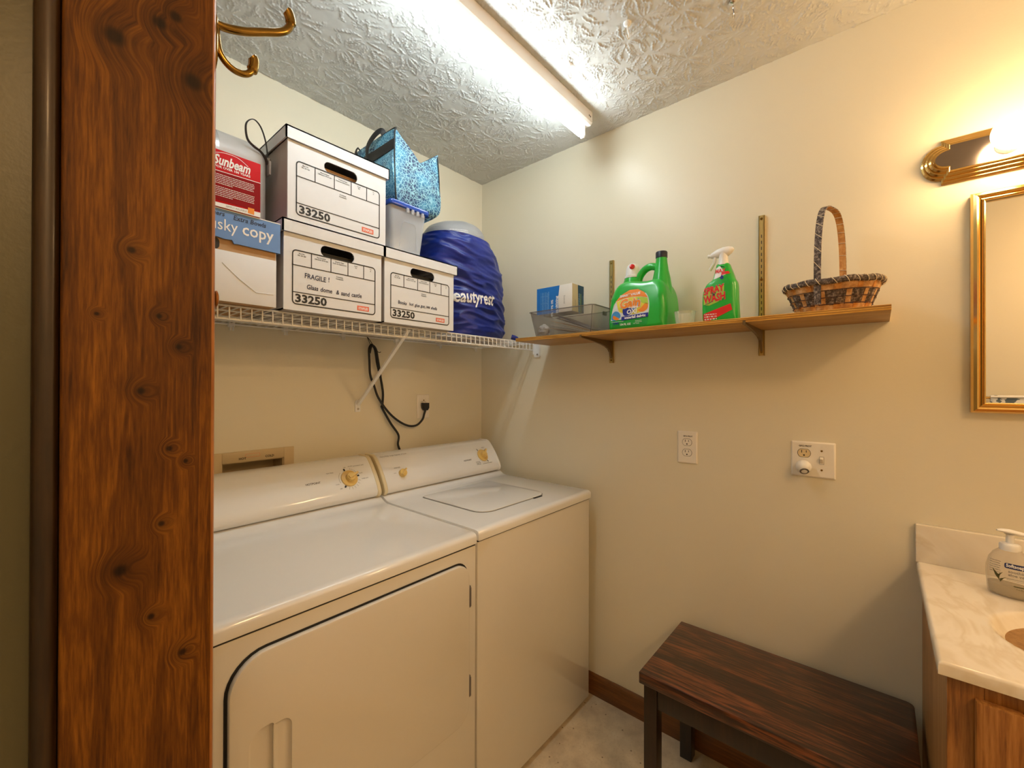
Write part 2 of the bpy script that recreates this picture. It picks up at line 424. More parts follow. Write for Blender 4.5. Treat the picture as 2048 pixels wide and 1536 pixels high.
def smoothloop(pts, n=6):
    P = [Vector(p) for p in pts]; m = len(P); out = []
    for i in range(m):
        p0, p1, p2, p3 = P[i-1], P[i], P[(i+1) % m], P[(i+2) % m]
        for k in range(n):
            t = k/n; out.append(.5*((2*p1)+(p2-p0)*t+(2*p0-5*p1+4*p2-p3)*t*t+(3*p1-p0-3*p2+p3)*t**3))
    return out

ORI = {}
def finish(me, smooth, angle=35):
    bm = bmesh.new(); bm.from_mesh(me); bmesh.ops.recalc_face_normals(bm, faces=bm.faces[:])
    if smooth:
        for f in bm.faces: f.smooth = True
        ca = math.radians(angle)
        for e in bm.edges:
            if len(e.link_faces) == 2 and e.calc_face_angle(0) > ca: e.smooth = False
    bm.to_mesh(me); bm.free()
def obj(name, mb, mt, parent=None, smooth=True, angle=35, recalc=True, label=None, kind=None):
    me = D.meshes.new(name)
    org = ORI[parent.name] if parent else None
    if org is None:
        xs = [v[0] for v in mb.v]; ys = [v[1] for v in mb.v]; zs = [v[2] for v in mb.v]
        org = Vector(((min(xs)+max(xs))/2, (min(ys)+max(ys))/2, min(zs)))
    wood_world = True
    me.from_pydata([tuple(Vector(v)-org) for v in mb.v], [], mb.f); me.validate()
    o = D.objects.new(name, me); COL.objects.link(o)
    if parent: o.parent = parent
    else: o.location = org
    ORI[o.name] = org
    finish(me, smooth, angle)
    if mt is not None: me.materials.append(M[mt] if isinstance(mt, str) else mt)
    if label: o['label'] = label
    if kind: o['kind'] = kind
    return o
def thing(name, label, cat, loc, group=None):
    o = D.objects.new(name, None); COL.objects.link(o); o.location = loc; o.empty_display_size = .05
    o['label'] = label; o['category'] = cat
    if group: o['group'] = group
    ORI[o.name] = Vector(loc); return o
def tag(o, label, cat, group=None):
    o['label'] = label; o['category'] = cat
    if group: o['group'] = group
    return o
def struct(name, mb, mt, **k):
    o = obj(name, mb, mt, **k)
    if not k.get('parent'): o['kind'] = 'structure'
    return o
def clone(src, parent, dx=(0, 0, 0)):
    c = src.copy(); COL.objects.link(c); c.parent = parent; c.location = Vector(src.location)+Vector(dx); ORI[c.name] = ORI[src.name]+Vector(dx); return c

def textmesh(body, size, shear=0, bold=0, sx=1.0, align='LEFT', spacing=1.0, res=2):
    c = D.curves.new('t', 'FONT'); c.body = body; c.size = size; c.shear = shear; c.offset = bold; c.align_x = align
    c.space_character = spacing; c.resolution_u = res; c.fill_mode = 'FRONT'
    o = D.objects.new('t', c); COL.objects.link(o)
    dg = bpy.context.evaluated_depsgraph_get(); dg.update()
    me = D.meshes.new_from_object(o.evaluated_get(dg))
    vs = [(v.co.x*sx, v.co.y) for v in me.vertices]; fs = [tuple(p.vertices) for p in me.polygons]
    D.objects.remove(o); D.curves.remove(c); D.meshes.remove(me)
    return vs, fs
def frame(o, r, u):
    r = Vector(r).normalized(); u = Vector(u); u = (u-r*u.dot(r)).normalized(); return Vector(o), r, u, r.cross(u)
FRONT = ((1, 0, 0), (0, 0, 1))      # reads on a face that looks to -y
SIDE = ((0, -1, 0), (0, 0, 1))      # reads on a face that looks to -x
def flat(mb, fr, vs, fs, lift=.0006, rot=0):
    o, r, u, n = fr; c, s = math.cos(rot), math.sin(rot)
    return mb.add([o+r*(x*c-y*s)+u*(x*s+y*c)+n*lift for x, y in vs], fs)
def text(mb, fr, body, size, x=0, y=0, **k):
    lift = k.pop('lift', .0006); rot = k.pop('rot', 0)
    vs, fs = textmesh(body, size, **k); c, s = math.cos(rot), math.sin(rot)
    return flat(mb, fr, [(x+a*c-b*s, y+a*s+b*c) for a, b in vs], fs, lift)
def poly2(mb, fr, pts, lift=.0005): return flat(mb, fr, pts, [tuple(range(len(pts)))], lift)
def line2(mb, fr, a, b, w, lift=.0005):
    a = Vector(a); b = Vector(b); d = (b-a).normalized(); n = Vector((-d.y, d.x))*w/2
    return poly2(mb, fr, [a-n, b-n, b+n, a+n], lift)
def ring2(mb, fr, pts, w, lift=.0005):
    n = len(pts); c = Vector((sum(p[0] for p in pts)/n, sum(p[1] for p in pts)/n)); out = []
    for i in range(n):
        a, b, d = Vector(pts[i-1]), Vector(pts[i]), Vector(pts[(i+1) % n]); t = (d-a).normalized(); nn = Vector((-t.y, t.x))
        if nn.dot(c-b) < 0: nn = -nn
        out.append(b+nn*w)
    return flat(mb, fr, [tuple(p) for p in pts]+[tuple(p) for p in out], [(i, (i+1) % n, (i+1) % n+n, i+n) for i in range(n)], lift)
def greek(mb, fr, x0, x1, y, rows, dy, h, seed=1, wmin=.0015, wmax=.007, full=True):
    rg = random.Random(seed)
    for k in range(rows):
        x = x0; end = x1 if full or k < rows-1 else x0+(x1-x0)*.5
        while x < end-wmin:
            ww = min(rg.uniform(wmin, wmax), end-x); yy = y-k*dy
            poly2(mb, fr, [(x, yy), (x+ww, yy), (x+ww, yy+h), (x, yy+h)]); x += ww+h*.7
def project(mb, target, direction, lift=.0006, maxedge=.006):
    """subdivides flat print and lays it on the surface of target (world-space MB) along direction"""
    bm = bmesh.new(); vs = [bm.verts.new(v) for v in mb.v]
    for f in mb.f:
        try: bm.faces.new([vs[i] for i in f])
        except ValueError: pass
    bmesh.ops.triangulate(bm, faces=bm.faces[:])
    for _ in range(5):
        ed = [e for e in bm.edges if e.calc_length() > maxedge]
        if not ed: break
        bmesh.ops.subdivide_edges(bm, edges=ed, cuts=1); bmesh.ops.triangulate(bm, faces=bm.faces[:])
    tr = BVHTree.FromPolygons([Vector(v) for v in target.v], [list(f) for f in target.f])
    d = Vector(direction).normalized(); dead = []
    for v in bm.verts:
        hit = tr.ray_cast(v.co-d*.3, d, .6)
        if hit[0] is None: dead.append(v)
        else: v.co = hit[0]-d*lift
    bmesh.ops.delete(bm, geom=dead, context='VERTS')
    out = MB(); out.addbm(bm); return out

# ================================================================== ROOM SHELL
H = 2.44
# back wall with the recess for the washer outlet box
SX0, SX1, SZ0, SZ1 = -1.213, -1.020, .960, 1.084
b = MB()
b.box(-2.0, SX0, 0, .1, 0, H); b.box(SX1, .1, 0, .1, 0, H); b.box(SX0, SX1, 0, .1, 0, SZ0); b.box(SX0, SX1, 0, .1, SZ1, H)
struct('wall_back', b, 'wall', smooth=False)
struct('wall_right', MB().box(0, .1, -3.1, 0, 0, H), 'wall', smooth=False)
struct('wall_left', MB().box(-2.0, -1.9, -.88, 0, 0, H), 'wall', smooth=False)
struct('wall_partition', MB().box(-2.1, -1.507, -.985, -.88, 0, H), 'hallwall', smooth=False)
struct('wall_hall', MB().box(-2.2, -2.1, -3.1, -.88, 0, H), 'wall', smooth=False)
struct('wall_front', MB().box(-2.2, .1, -3.2, -3.1, 0, H), 'wall', smooth=False)
struct('floor', MB().box(-2.2, .1, -3.2, .1, -.08, 0), 'floor', smooth=False)
ceil_ = struct('ceiling', MB().box(-2.2, .1, -3.2, .1, H, H+.08), 'ceil', smooth=False)
# stomp-brush plaster: every rosette is a fan of raised curved ridges, rasterised into a fine height grid over the part near the lens
import numpy as np
def stomped():
    rg = np.random.default_rng(5); st = .0022; xa, xb, ya, yb = -1.47, 0.0, -1.80, 0.0
    nx, ny = int((xb-xa)/st)+1, int((yb-ya)/st)+1; Hm = np.zeros((ny, nx), np.float32)
    cs = []
    for _ in range(9000):
        p = rg.uniform((xa, ya), (xb, yb))
        if all((p[0]-q[0])**2+(p[1]-q[1])**2 > .088**2 for q in cs): cs.append(p)
    def stamp(x, y, w, h):
        i, j = (x-xa)/st, (y-ya)/st; r = 3; i0, j0 = int(round(i)), int(round(j))
        a0, a1, b0, b1 = max(i0-r, 0), min(i0+r+1, nx), max(j0-r, 0), min(j0+r+1, ny)
        if a0 >= a1 or b0 >= b1: return
        X = (np.arange(a0, a1)-i)*st; Y = (np.arange(b0, b1)-j)*st
        g = h*np.exp(-(X[None, :]**2+Y[:, None]**2)/(w*w)); np.maximum(Hm[b0:b1, a0:a1], g, out=Hm[b0:b1, a0:a1])
    for c in cs:
        n = rg.integers(20, 30); a0 = rg.uniform(0, 6.28)
        for k in range(n):
            a = a0+6.283*k/n+rg.uniform(-.10, .10); r0 = rg.uniform(.006, .045); r1 = r0+rg.uniform(.022, .065); cv = rg.normal(0, 9.0)
            m_ = max(4, int((r1-r0)/.0020)); h = rg.uniform(.0016, .0046); w_ = rg.uniform(.0012, .0021); ph = rg.uniform(0, 9)
            for q in range(m_):
                f = q/(m_-1); r = r0+(r1-r0)*f; aa = a+cv*(r-r0)*.9+.05*math.sin(q*1.3+ph)
                stamp(c[0]+r*math.cos(aa), c[1]+r*math.sin(aa), w_, h*(math.sin(math.pi*(.12+.8*f))**.6)*(1 if rg.random() > .10 else .35))
    # broad unevenness
    gx_, gy_ = np.meshgrid(np.linspace(xa, xb, nx), np.linspace(ya, yb, ny))
    Hm += (.0004*np.sin(gx_*61+3*np.sin(gy_*37))*np.sin(gy_*53+2*np.sin(gx_*41))).astype(np.float32)
    co = np.stack([gx_.ravel(), gy_.ravel(), (2.4394-np.maximum(Hm, -.0003)).ravel()], 1).astype(np.float32)
    o_ = ORI['ceiling']; co -= np.array(o_[:], np.float32)
    idx = np.arange(nx*ny).reshape(ny, nx); q = np.stack([idx[:-1, :-1], idx[1:, :-1], idx[1:, 1:], idx[:-1, 1:]], -1).reshape(-1, 4)
    me = D.meshes.new('stomped_plaster'); me.vertices.add(len(co)); me.vertices.foreach_set('co', co.ravel())
    me.loops.add(q.size); me.loops.foreach_set('vertex_index', q.ravel().astype(np.int32)); me.polygons.add(len(q))
    me.polygons.foreach_set('loop_start', np.arange(0, q.size, 4, dtype=np.int32)); me.polygons.foreach_set('use_smooth', np.ones(len(q), bool)); me.update(calc_edges=True)
    ob = D.objects.new('stomped_plaster', me); COL.objects.link(ob); ob.parent = ceil_; ob['kind'] = 'stuff'; me.materials.append(M['plaster'])
M['plaster'] = mat('ceiling_plaster', (.66, .655, .625), .7, var=.02, bmp=(120, .15, .0008))
stomped()
bb = [(0, 0), (-.012, 0), (-.012, .075), (-.008, .085), (-.003, .09), (0, .09)]
struct('baseboard_right', MB().prism(bb, 1, -3.1, 0), 'basewood')
struct('baseboard_back', MB().prism([(y, z) for y, z in bb], 0, -1.9, -.012), 'basewood')
# ---- doorway casing wrapped round the end of the partition
cas = MB().prism(rrect(-1.627, -1.4895, -1.0, -.985, (.001, .001, .0025, .0085), 4), 2, 0, H)
KO = Vector(((-1.627-1.4895)/2, -.9925, 0))
co = struct('trim_1', cas, None)
# knots are given in world coordinates: shift them into the object's frame
def knotted():
    return wood('stained_knotty_pine_board', (.042, .0120, .0010), (.135, .045, .0022), (.30, .120, .009), 2, 2.3, .55, 1.3, .0,
                [(a-ORI['trim_1'].x, bz-ORI['trim_1'].z, s) for (a, bz), s in zip(KN, KS)], contrast=.9, coatr=.35)
co.data.materials.append(knotted()); co.data.materials.append(M['pine_edge'])
for p in co.data.polygons:
    if p.normal.y < -.05 and p.normal.x > .2: p.material_index = 1  # rounded rim catching light: painted in as paler wood
struct('trim_2', MB().box(-1.507, -1.4915, -.985, -.868, 0, H, .002), 'pine_edge')          # jamb lining on the end of the wall
tp = [(-1.6275, -.985), (-1.6275, -.990)] + [(-1.637-.0098*math.cos(a), -.990-.007*math.sin(a)) for a in [PI-PI*k/8 for k in range(9)]] + [(-1.647, -.985)]
struct('trim_3', MB().prism(tp, 2, 0, H), 'trimdark')
struct('trim_4', MB().box(-1.60, -1.4895, -.88, -.866, 0, H, .003), 'pine')                     # casing on the laundry side

# ================================================================== WASHER AND DRYER
YF = -.711
def body_front(x0, x1, zt=.862):
    return MB().box(x0, x1, -.703, -.045, .018, zt, .006)
def top_plate(x0, x1):
    prof = [(-.045, .866), (-.045, .917), (-.178, .917), (-.190, .914), (-.200, .908), (-.212, .903), (-.228, .900), (-.690, .900),
            (-.703, .898), (-.709, .893), (-.711, .885), (-.711, .868), (-.709, .866)]
    return MB().prism(prof, 0, x0, x1, .004, 2)
CP = [(-.05, .918), (-.176, .918), (-.186, .921), (-.194, .930), (-.196, .942), (-.188, .962), (-.1745, .9845), (-.1595, 1.0068), (-.1435, 1.0280), (-.126, 1.048), (-.116, 1.058), (-.102, 1.064), (-.05, 1.064)]
def console(x0, x1): return MB().prism(CP, 0, x0, x1)
def grow(p, g, c=(-.115, .985)):
    return [(c[0]+(y-c[0])*(1+g), c[1]+(z-c[1])*(1+g)) for y, z in p]
def endcap(x0, x1): return MB().prism(grow(CP, .035), 0, x0, x1, .005, 3)
# local frame on the sloping console face
CA = Vector((0, -.188, .962)); CB = Vector((0, -.126, 1.048)); CU = (CB-CA).normalized()
def cface(x, t): p = CA+(CB-CA)*t+Vector((0, -.81, .585))*(.0026*4*t*(1-t)); tn = CU+Vector((0, .81, -.585))*(.0026*4*(2*t-1)/.106); return frame((x, p.y, p.z), (1, 0, 0), tn)
def disc(fr, r0, r1, h, seg=40, h0=0):
    o, r, u, n = fr; ring = lambda rad, hh: [o+r*(rad*math.cos(2*PI*k/seg))+u*(rad*math.sin(2*PI*k/seg))+n*hh for k in range(seg)]
    return MB().loft([ring(r0, h0), ring(r0*1.0, h0+(h-h0)*.7), ring(r1, h)])
def knob_big(parent, fr, ang):
    dial = obj('dial', disc(fr, .0310, .0265, .006), 'knobgold', parent)
    o, r, u, n = fr
    k = disc(fr, .0160, .0148, .022, 24, .004)
    d = (r*math.cos(ang)+u*math.sin(ang)); q = n.cross(d)
    c = o
    pts = []
    for hh in (.004, .026):
        for a, ww in ((-.011, .006), (.029, .0032)):
            for s in (-1, 1): pts.append(c+d*a+q*(s*ww)+n*hh)
    k.add(pts, [(0, 1, 3, 2), (4, 6, 7, 5), (0, 4, 5, 1), (2, 3, 7, 6), (0, 2, 6, 4), (1, 5, 7, 3)])
    obj('knob', k, 'knobgold', dial); return dial

# ---- washer (right)
wx0, wx1 = -.7265, -.0505
t = thing('washing_machine', 'white top-loading washing machine in the corner beside the right wall', 'washing machine', ((wx0+wx1)/2, -.38, 0))
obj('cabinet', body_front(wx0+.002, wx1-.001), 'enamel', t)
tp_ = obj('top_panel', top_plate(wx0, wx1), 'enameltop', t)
for x in (wx0+.05, wx1-.05):
    for y in (-.66, -.09): obj('foot', MB().lathe([(.018, 0), (.018, .012), (.008, .014), (.008, .02)], (x, y, 0), 12), 'dark', t)
LX0, LX1, LY0, LY1 = -.600, -.222, -.605, -.262
obj('lid_seam', MB().prism(rrect(LX0-.003, LX1+.003, LY0-.003, LY1+.003, (.02, .02, .06, .06), 8), 2, .8995, .9006), 'grey', t)
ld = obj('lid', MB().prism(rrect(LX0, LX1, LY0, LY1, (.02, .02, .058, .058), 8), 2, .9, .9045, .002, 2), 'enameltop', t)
obj('finger_recess', MB().prism(rrect(-.322, -.268, -.614, -.6045, .003, 3), 2, .899, .9022), 'dark', ld)
obj('top_seam', MB().box(wx0+.004, wx1-.004, -.7035, -.06, .8615, .8665), 'dark', t)
con = obj('control_console', console(wx0+.016, wx1-.018), 'panelwhite', t)
obj('end_cap', endcap(wx0+.001, wx0+.017), 'endcap', t); obj('end_cap', endcap(wx1-.019, wx1-.006), 'panelwhite', t)
dl = knob_big(con, cface(-.157, .44), R(48))
tk = MB(); fr = cface(-.157, .44)
for a in (118, -58): line2(tk, fr, (.032*math.cos(R(a)), .032*math.sin(R(a))), (.043*math.cos(R(a)), .043*math.sin(R(a))), .0038)
for a in range(150, 300, 15): line2(tk, fr, (.036*math.cos(R(a)), .036*math.sin(R(a))), (.038*math.cos(R(a)), .038*math.sin(R(a))), .0014)
text(tk, fr, 'NORMAL', .005, .016, .040); greek(tk, fr, -.060, -.032, -.030, 3, .0065, .002, 3); greek(tk, fr, -.02, .045, -.044, 1, .006, .0016, 5)
fr = cface(-.262, .30); text(tk, fr, 'HOTPOINT', .0095, 0, 0, bold=.0002, align='CENTER')
fr = cface(-.629, .2); text(tk, fr, 'NORMAL', .004, .004, .019); text(tk, fr, 'LOAD SIZE', .006, -.03, .034)
text(tk, fr, 'SMALL', .004, -.038, .013)
obj('dial_marks', tk, 'black', con, kind='stuff')
fr = cface(-.66, 1.0); tk = MB(); o_, r_, u_, n_ = fr
text(tk, frame((-.70, -.1205, 1.0535), (1, 0, 0), (0, .5, .5)), 'Heavy Duty  Large Capacity  6 Cycle', .0085, lift=.0015); obj('printed_text', tk, 'grey', con)
fr = cface(-.629, .28)
kk = disc(fr, .0165, .0150, .014, 24); o, r, u, n = fr; d = (r*.75+u*.66).normalized(); q = n.cross(d)
kk.add([o+d*a+q*(s*.0028)+n*hh for hh in (.004, .022) for a in (-.016, .018) for s in (-1, 1)], [(0, 1, 3, 2), (4, 6, 7, 5), (0, 4, 5, 1), (2, 3, 7, 6), (0, 2, 6, 4), (1, 5, 7, 3)])
obj('knob', kk, 'knobgold', con)
# ---- dryer (left)
dx0, dx1 = -1.420, -.7345
t = thing('clothes_dryer', 'white front-loading clothes dryer between the wooden doorway and the washing machine', 'clothes dryer', ((dx0+dx1)/2, -.38, 0))
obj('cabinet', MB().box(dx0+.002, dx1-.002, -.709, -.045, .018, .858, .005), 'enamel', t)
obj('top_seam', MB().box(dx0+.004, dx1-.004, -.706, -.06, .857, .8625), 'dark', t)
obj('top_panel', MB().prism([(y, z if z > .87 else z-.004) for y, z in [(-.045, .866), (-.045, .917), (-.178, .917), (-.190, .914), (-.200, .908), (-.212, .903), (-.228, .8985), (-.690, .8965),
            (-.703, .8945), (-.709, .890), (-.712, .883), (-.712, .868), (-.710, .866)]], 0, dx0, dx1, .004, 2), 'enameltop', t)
for x in (dx0+.05, dx1-.05):
    for y in (-.66, -.09): obj('foot', MB().lathe([(.018, 0), (.018, .012), (.008, .014), (.008, .02)], (x, y, 0), 12), 'dark', t)
con = obj('control_console', console(dx0+.018, dx1-.020), 'panelwhite', t)
obj('end_cap', endcap(dx0+.003, dx0+.019), 'endcap', t); obj('end_cap', endcap(dx1-.021, dx1-.003), 'endcap', t)
knob_big(con, cface(-.853, .45), R(20))
tk = MB(); fr = cface(-.853, .45)
def tick(a, r0, r1, w_): line2(tk, fr, (r0*math.cos(R(a)), r0*math.sin(R(a))), (r1*math.cos(R(a)), r1*math.sin(R(a))), w_)
for a in (105, 8, -128): tick(a, .0325, .0415, .0062)
for a in list(range(35, 80, 9))+list(range(140, 200, 8)): tick(a, .0375, .0395, .0020)
for a in range(-105, -10, 17): tick(a, .0365, .0385, .0022); tick(a, .0415, .0432, .0018)
text(tk, fr, 'OFF', .005, -.010, .0435); text(tk, fr, 'LESS DRY', .0045, .008, .0455); text(tk, fr, 'OFF', .005, -.045, -.036)
text(tk, fr, 'AUTOMATIC DRY', .0055, .028, .0435); text(tk, fr, 'TIMED DRY', .0055, .046, -.012); text(tk, fr, 'PERM PRESS', .005, -.078, .030); text(tk, fr, 'COOL', .005, -.056, -.018); text(tk, fr, 'FLUFF', .005, .044, .012)
fr = cface(-.985, .50); text(tk, fr, 'HOTPOINT', .0100, 0, -.006, bold=.0002, align='CENTER')
obj('dial_marks', tk, 'black', con, kind='stuff')
# door with a scooped handle
dp = rrect(-1.395, -.776, .354, .821, (.045, .07, .06, .05), 8)
bm_door = MB().prism(dp, 1, -.724, -.708, .004, 2)
ga = rrect(-1.400, -.772, .350, .826, (.047, .073, .062, .052), 8); gb = rrect(-1.385, -.787, .365, .811, (.040, .066, .055, .045), 8); gn = len(ga)
gap = MB().add([(x, -.7105, z) for x, z in ga]+[(x, -.7105, z) for x, z in gb], [(i, (i+1) % gn, (i+1) % gn+gn, i+gn) for i in range(gn)])
obj('door_gap', gap, 'dark', t)
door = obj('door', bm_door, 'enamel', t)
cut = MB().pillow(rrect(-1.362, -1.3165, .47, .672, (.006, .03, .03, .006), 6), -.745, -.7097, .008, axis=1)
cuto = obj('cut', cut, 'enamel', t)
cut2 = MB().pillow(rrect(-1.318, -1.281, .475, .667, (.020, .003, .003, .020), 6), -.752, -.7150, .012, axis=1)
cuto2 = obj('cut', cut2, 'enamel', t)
for c_ in (cuto, cuto2):
    md = door.modifiers.new('b', 'BOOLEAN'); md.operation = 'DIFFERENCE'; md.object = c_; md.solver = 'EXACT'
dg = bpy.context.evaluated_depsgraph_get(); dg.update()
me = D.meshes.new_from_object(door.evaluated_get(dg)); door.modifiers.clear(); door.data = me
for c_ in (cuto, cuto2): D.objects.remove(c_)
finish(me, True, 40)
for z0, z1 in ((.686, .750), (.421, .484)):
    hb = MB(); hb.box(-.7765, -.7695, -.722, -.708, z0, z1, .001); hb.lathe([(.0035, 0), (.0035, z1-z0-.01)], (-.773, -.722, z0+.005), 8)
    obj('hinge', hb, 'greyplastic', t)

# ================================================================== WASHER OUTLET BOX IN THE BACK WALL
t = thing('washer_outlet_box', 'beige recessed hot and cold water box in the back wall behind the dryer', 'outlet box', (-1.115, 0, .93))
fx0, fx1, fz0, fz1 = -1.248, -.985, .925, 1.120
b = MB()
for a in ((fx0, SX0, fz0, fz1), (SX1, fx1, fz0, fz1), (SX0, SX1, fz0, SZ0), (SX0, SX1, SZ1, fz1)): b.box(a[0], a[1], -.006, .001, a[2], a[3], .0015)
fr_ = obj('frame', b, 'boxbeige', t)
b = MB()
b.box(SX0, SX1, .085, .09, SZ0, SZ1); b.box(SX0, SX0+.003, 0, .088, SZ0, SZ1); b.box(SX1-.003, SX1, 0, .088, SZ0, SZ1); b.box(SX0, SX1, 0, .088, SZ1-.003, SZ1); b.box(SX0, SX1, 0, .088, SZ0, SZ0+.003)
obj('recess', b, 'boxbeige', t, smooth=False)
tx = MB(); fr = frame((-1.165, -.006, 1.092), *FRONT); text(tx, fr, 'HOT', .0105, 0, 0, bold=.0003); obj('printed_text', tx, 'black', t)
tx = MB(); text(tx, fr, 'COLD', .0105, .082, 0, bold=.0003); obj('printed_text', tx, 'black', t)
tx = MB(); ring2(tx, frame((-1.145, -.006, 1.098), *FRONT), rrect(0, .045, 0, .012, .001, 1), .0008); obj('moulded_mark', tx, 'redlogo', t)
for x in (-1.165, -1.07):
    obj('valve', MB().lathe([(.012, 0), (.012, .03), (.018, .032), (.018, .04), (.006, .042)], (x, .05, .963), 14), 'oldbrass', t)

# ================================================================== WIRE SHELF
SZ = 1.5545
t = thing('wire_shelf', 'long white coated wire shelf across the back wall, loaded with boxes', 'shelf', (-.95, 0, 1.48))
X0, X1 = -1.895, -.008
for (y, z, r, nm) in ((-.361, 1.5525, .0028, 'rail'), (-.3615, 1.5175, .0032, 'rail'), (-.012, 1.5475, .0030, 'rail'), (-.30, 1.5480, .0024, 'rail'), (-.185, 1.5480, .0024, 'rail'), (-.09, 1.5480, .0024, 'rail')):
    obj('rail', MB().tube([(X0, y, z), (X1, y, z)], r, 8), 'whitemetal', t)
cw = MB().tube([(0, -.010, 1.5515), (0, -.352, 1.5525), (0, -.3585, 1.5520), (0, -.3645, 1.5480), (0, -.3650, 1.5400), (0, -.3650, 1.5170)], .0019, 6, up=(1, 0, 0))
xs = [X1-.004-.0262*k for k in range(72)]
first = obj('cross_wire', MB().add([(v[0]+xs[0], v[1], v[2]) for v in cw.v], cw.f), 'whitemetal', t)
for x in xs[1:]: clone(first, t, (x-xs[0], 0, 0))
for x in (-.73, -1.55):
    bp = MB(); dirv = Vector((0, .344, -.278)).normalized(); nrm = Vector((0, .278, .344)).normalized()
    a = Vector((x, -.357, 1.545)); e = Vector((x, -.009, 1.262))
    bp.add([p+Vector((s*.0065, 0, 0))+nrm*q for p in (a, e) for s, q in ((-1, 0), (-1, .008), (-.7, .008), (-.7, .0015), (.7, .0015), (.7, .008), (1, .008), (1, 0))],
           [(i, (i+1) % 8, (i+1) % 8+8, i+8) for i in range(8)]+[tuple(range(8))[::-1], tuple(range(8, 16))])
    br = obj('support_brace', bp, 'whitemetal', t, smooth=False)
    obj('foot_plate', MB().prism(rrect(x-.012, x+.012, 1.235, 1.285, (.010, .010, .003, .003), 4), 1, -.004, 0, .001, 1), 'whitemetal', br)
    obj('screw', MB().lathe([(.0045, -.0065), (.0045, -.003)], (x, 0, 1.2475), 10, axis=1), 'chrome', br)
for x in (-.06, -.30, -.55, -.80, -1.02, -1.19, -1.5):
    c_ = MB().box(x-.009, x+.009, -.018, 0, 1.538, 1.556, .002); c_.box(x-.006, x-.002, -.020, -.014, 1.526, 1.541, .001); c_.box(x+.002, x+.006, -.020, -.014, 1.526, 1.541, .001); obj('wall_clip', c_, 'whitemetal', t)
# end bracket on the right wall
eb = MB(); eb.box(-.0055, 0, -.402, -.006, 1.548, 1.575, .001); eb.prism([(-.362, 1.548), (-.402, 1.548), (-.402, 1.490), (-.396, 1.484), (-.368, 1.484), (-.362, 1.490)], 0, -.004, 0); eb.box(-.014, -.004, -.3655, -.3625, 1.497, 1.552); eb.box(-.014, -.004, -.403, -.400, 1.49, 1.552)
e_ = obj('end_bracket', eb, 'whitemetal', t, smooth=False)
obj('screw', MB().lathe([(.0045, -.0065), (.0045, -.003)], (0, -.385, 1.497), 10, axis=0), 'chrome', e_)

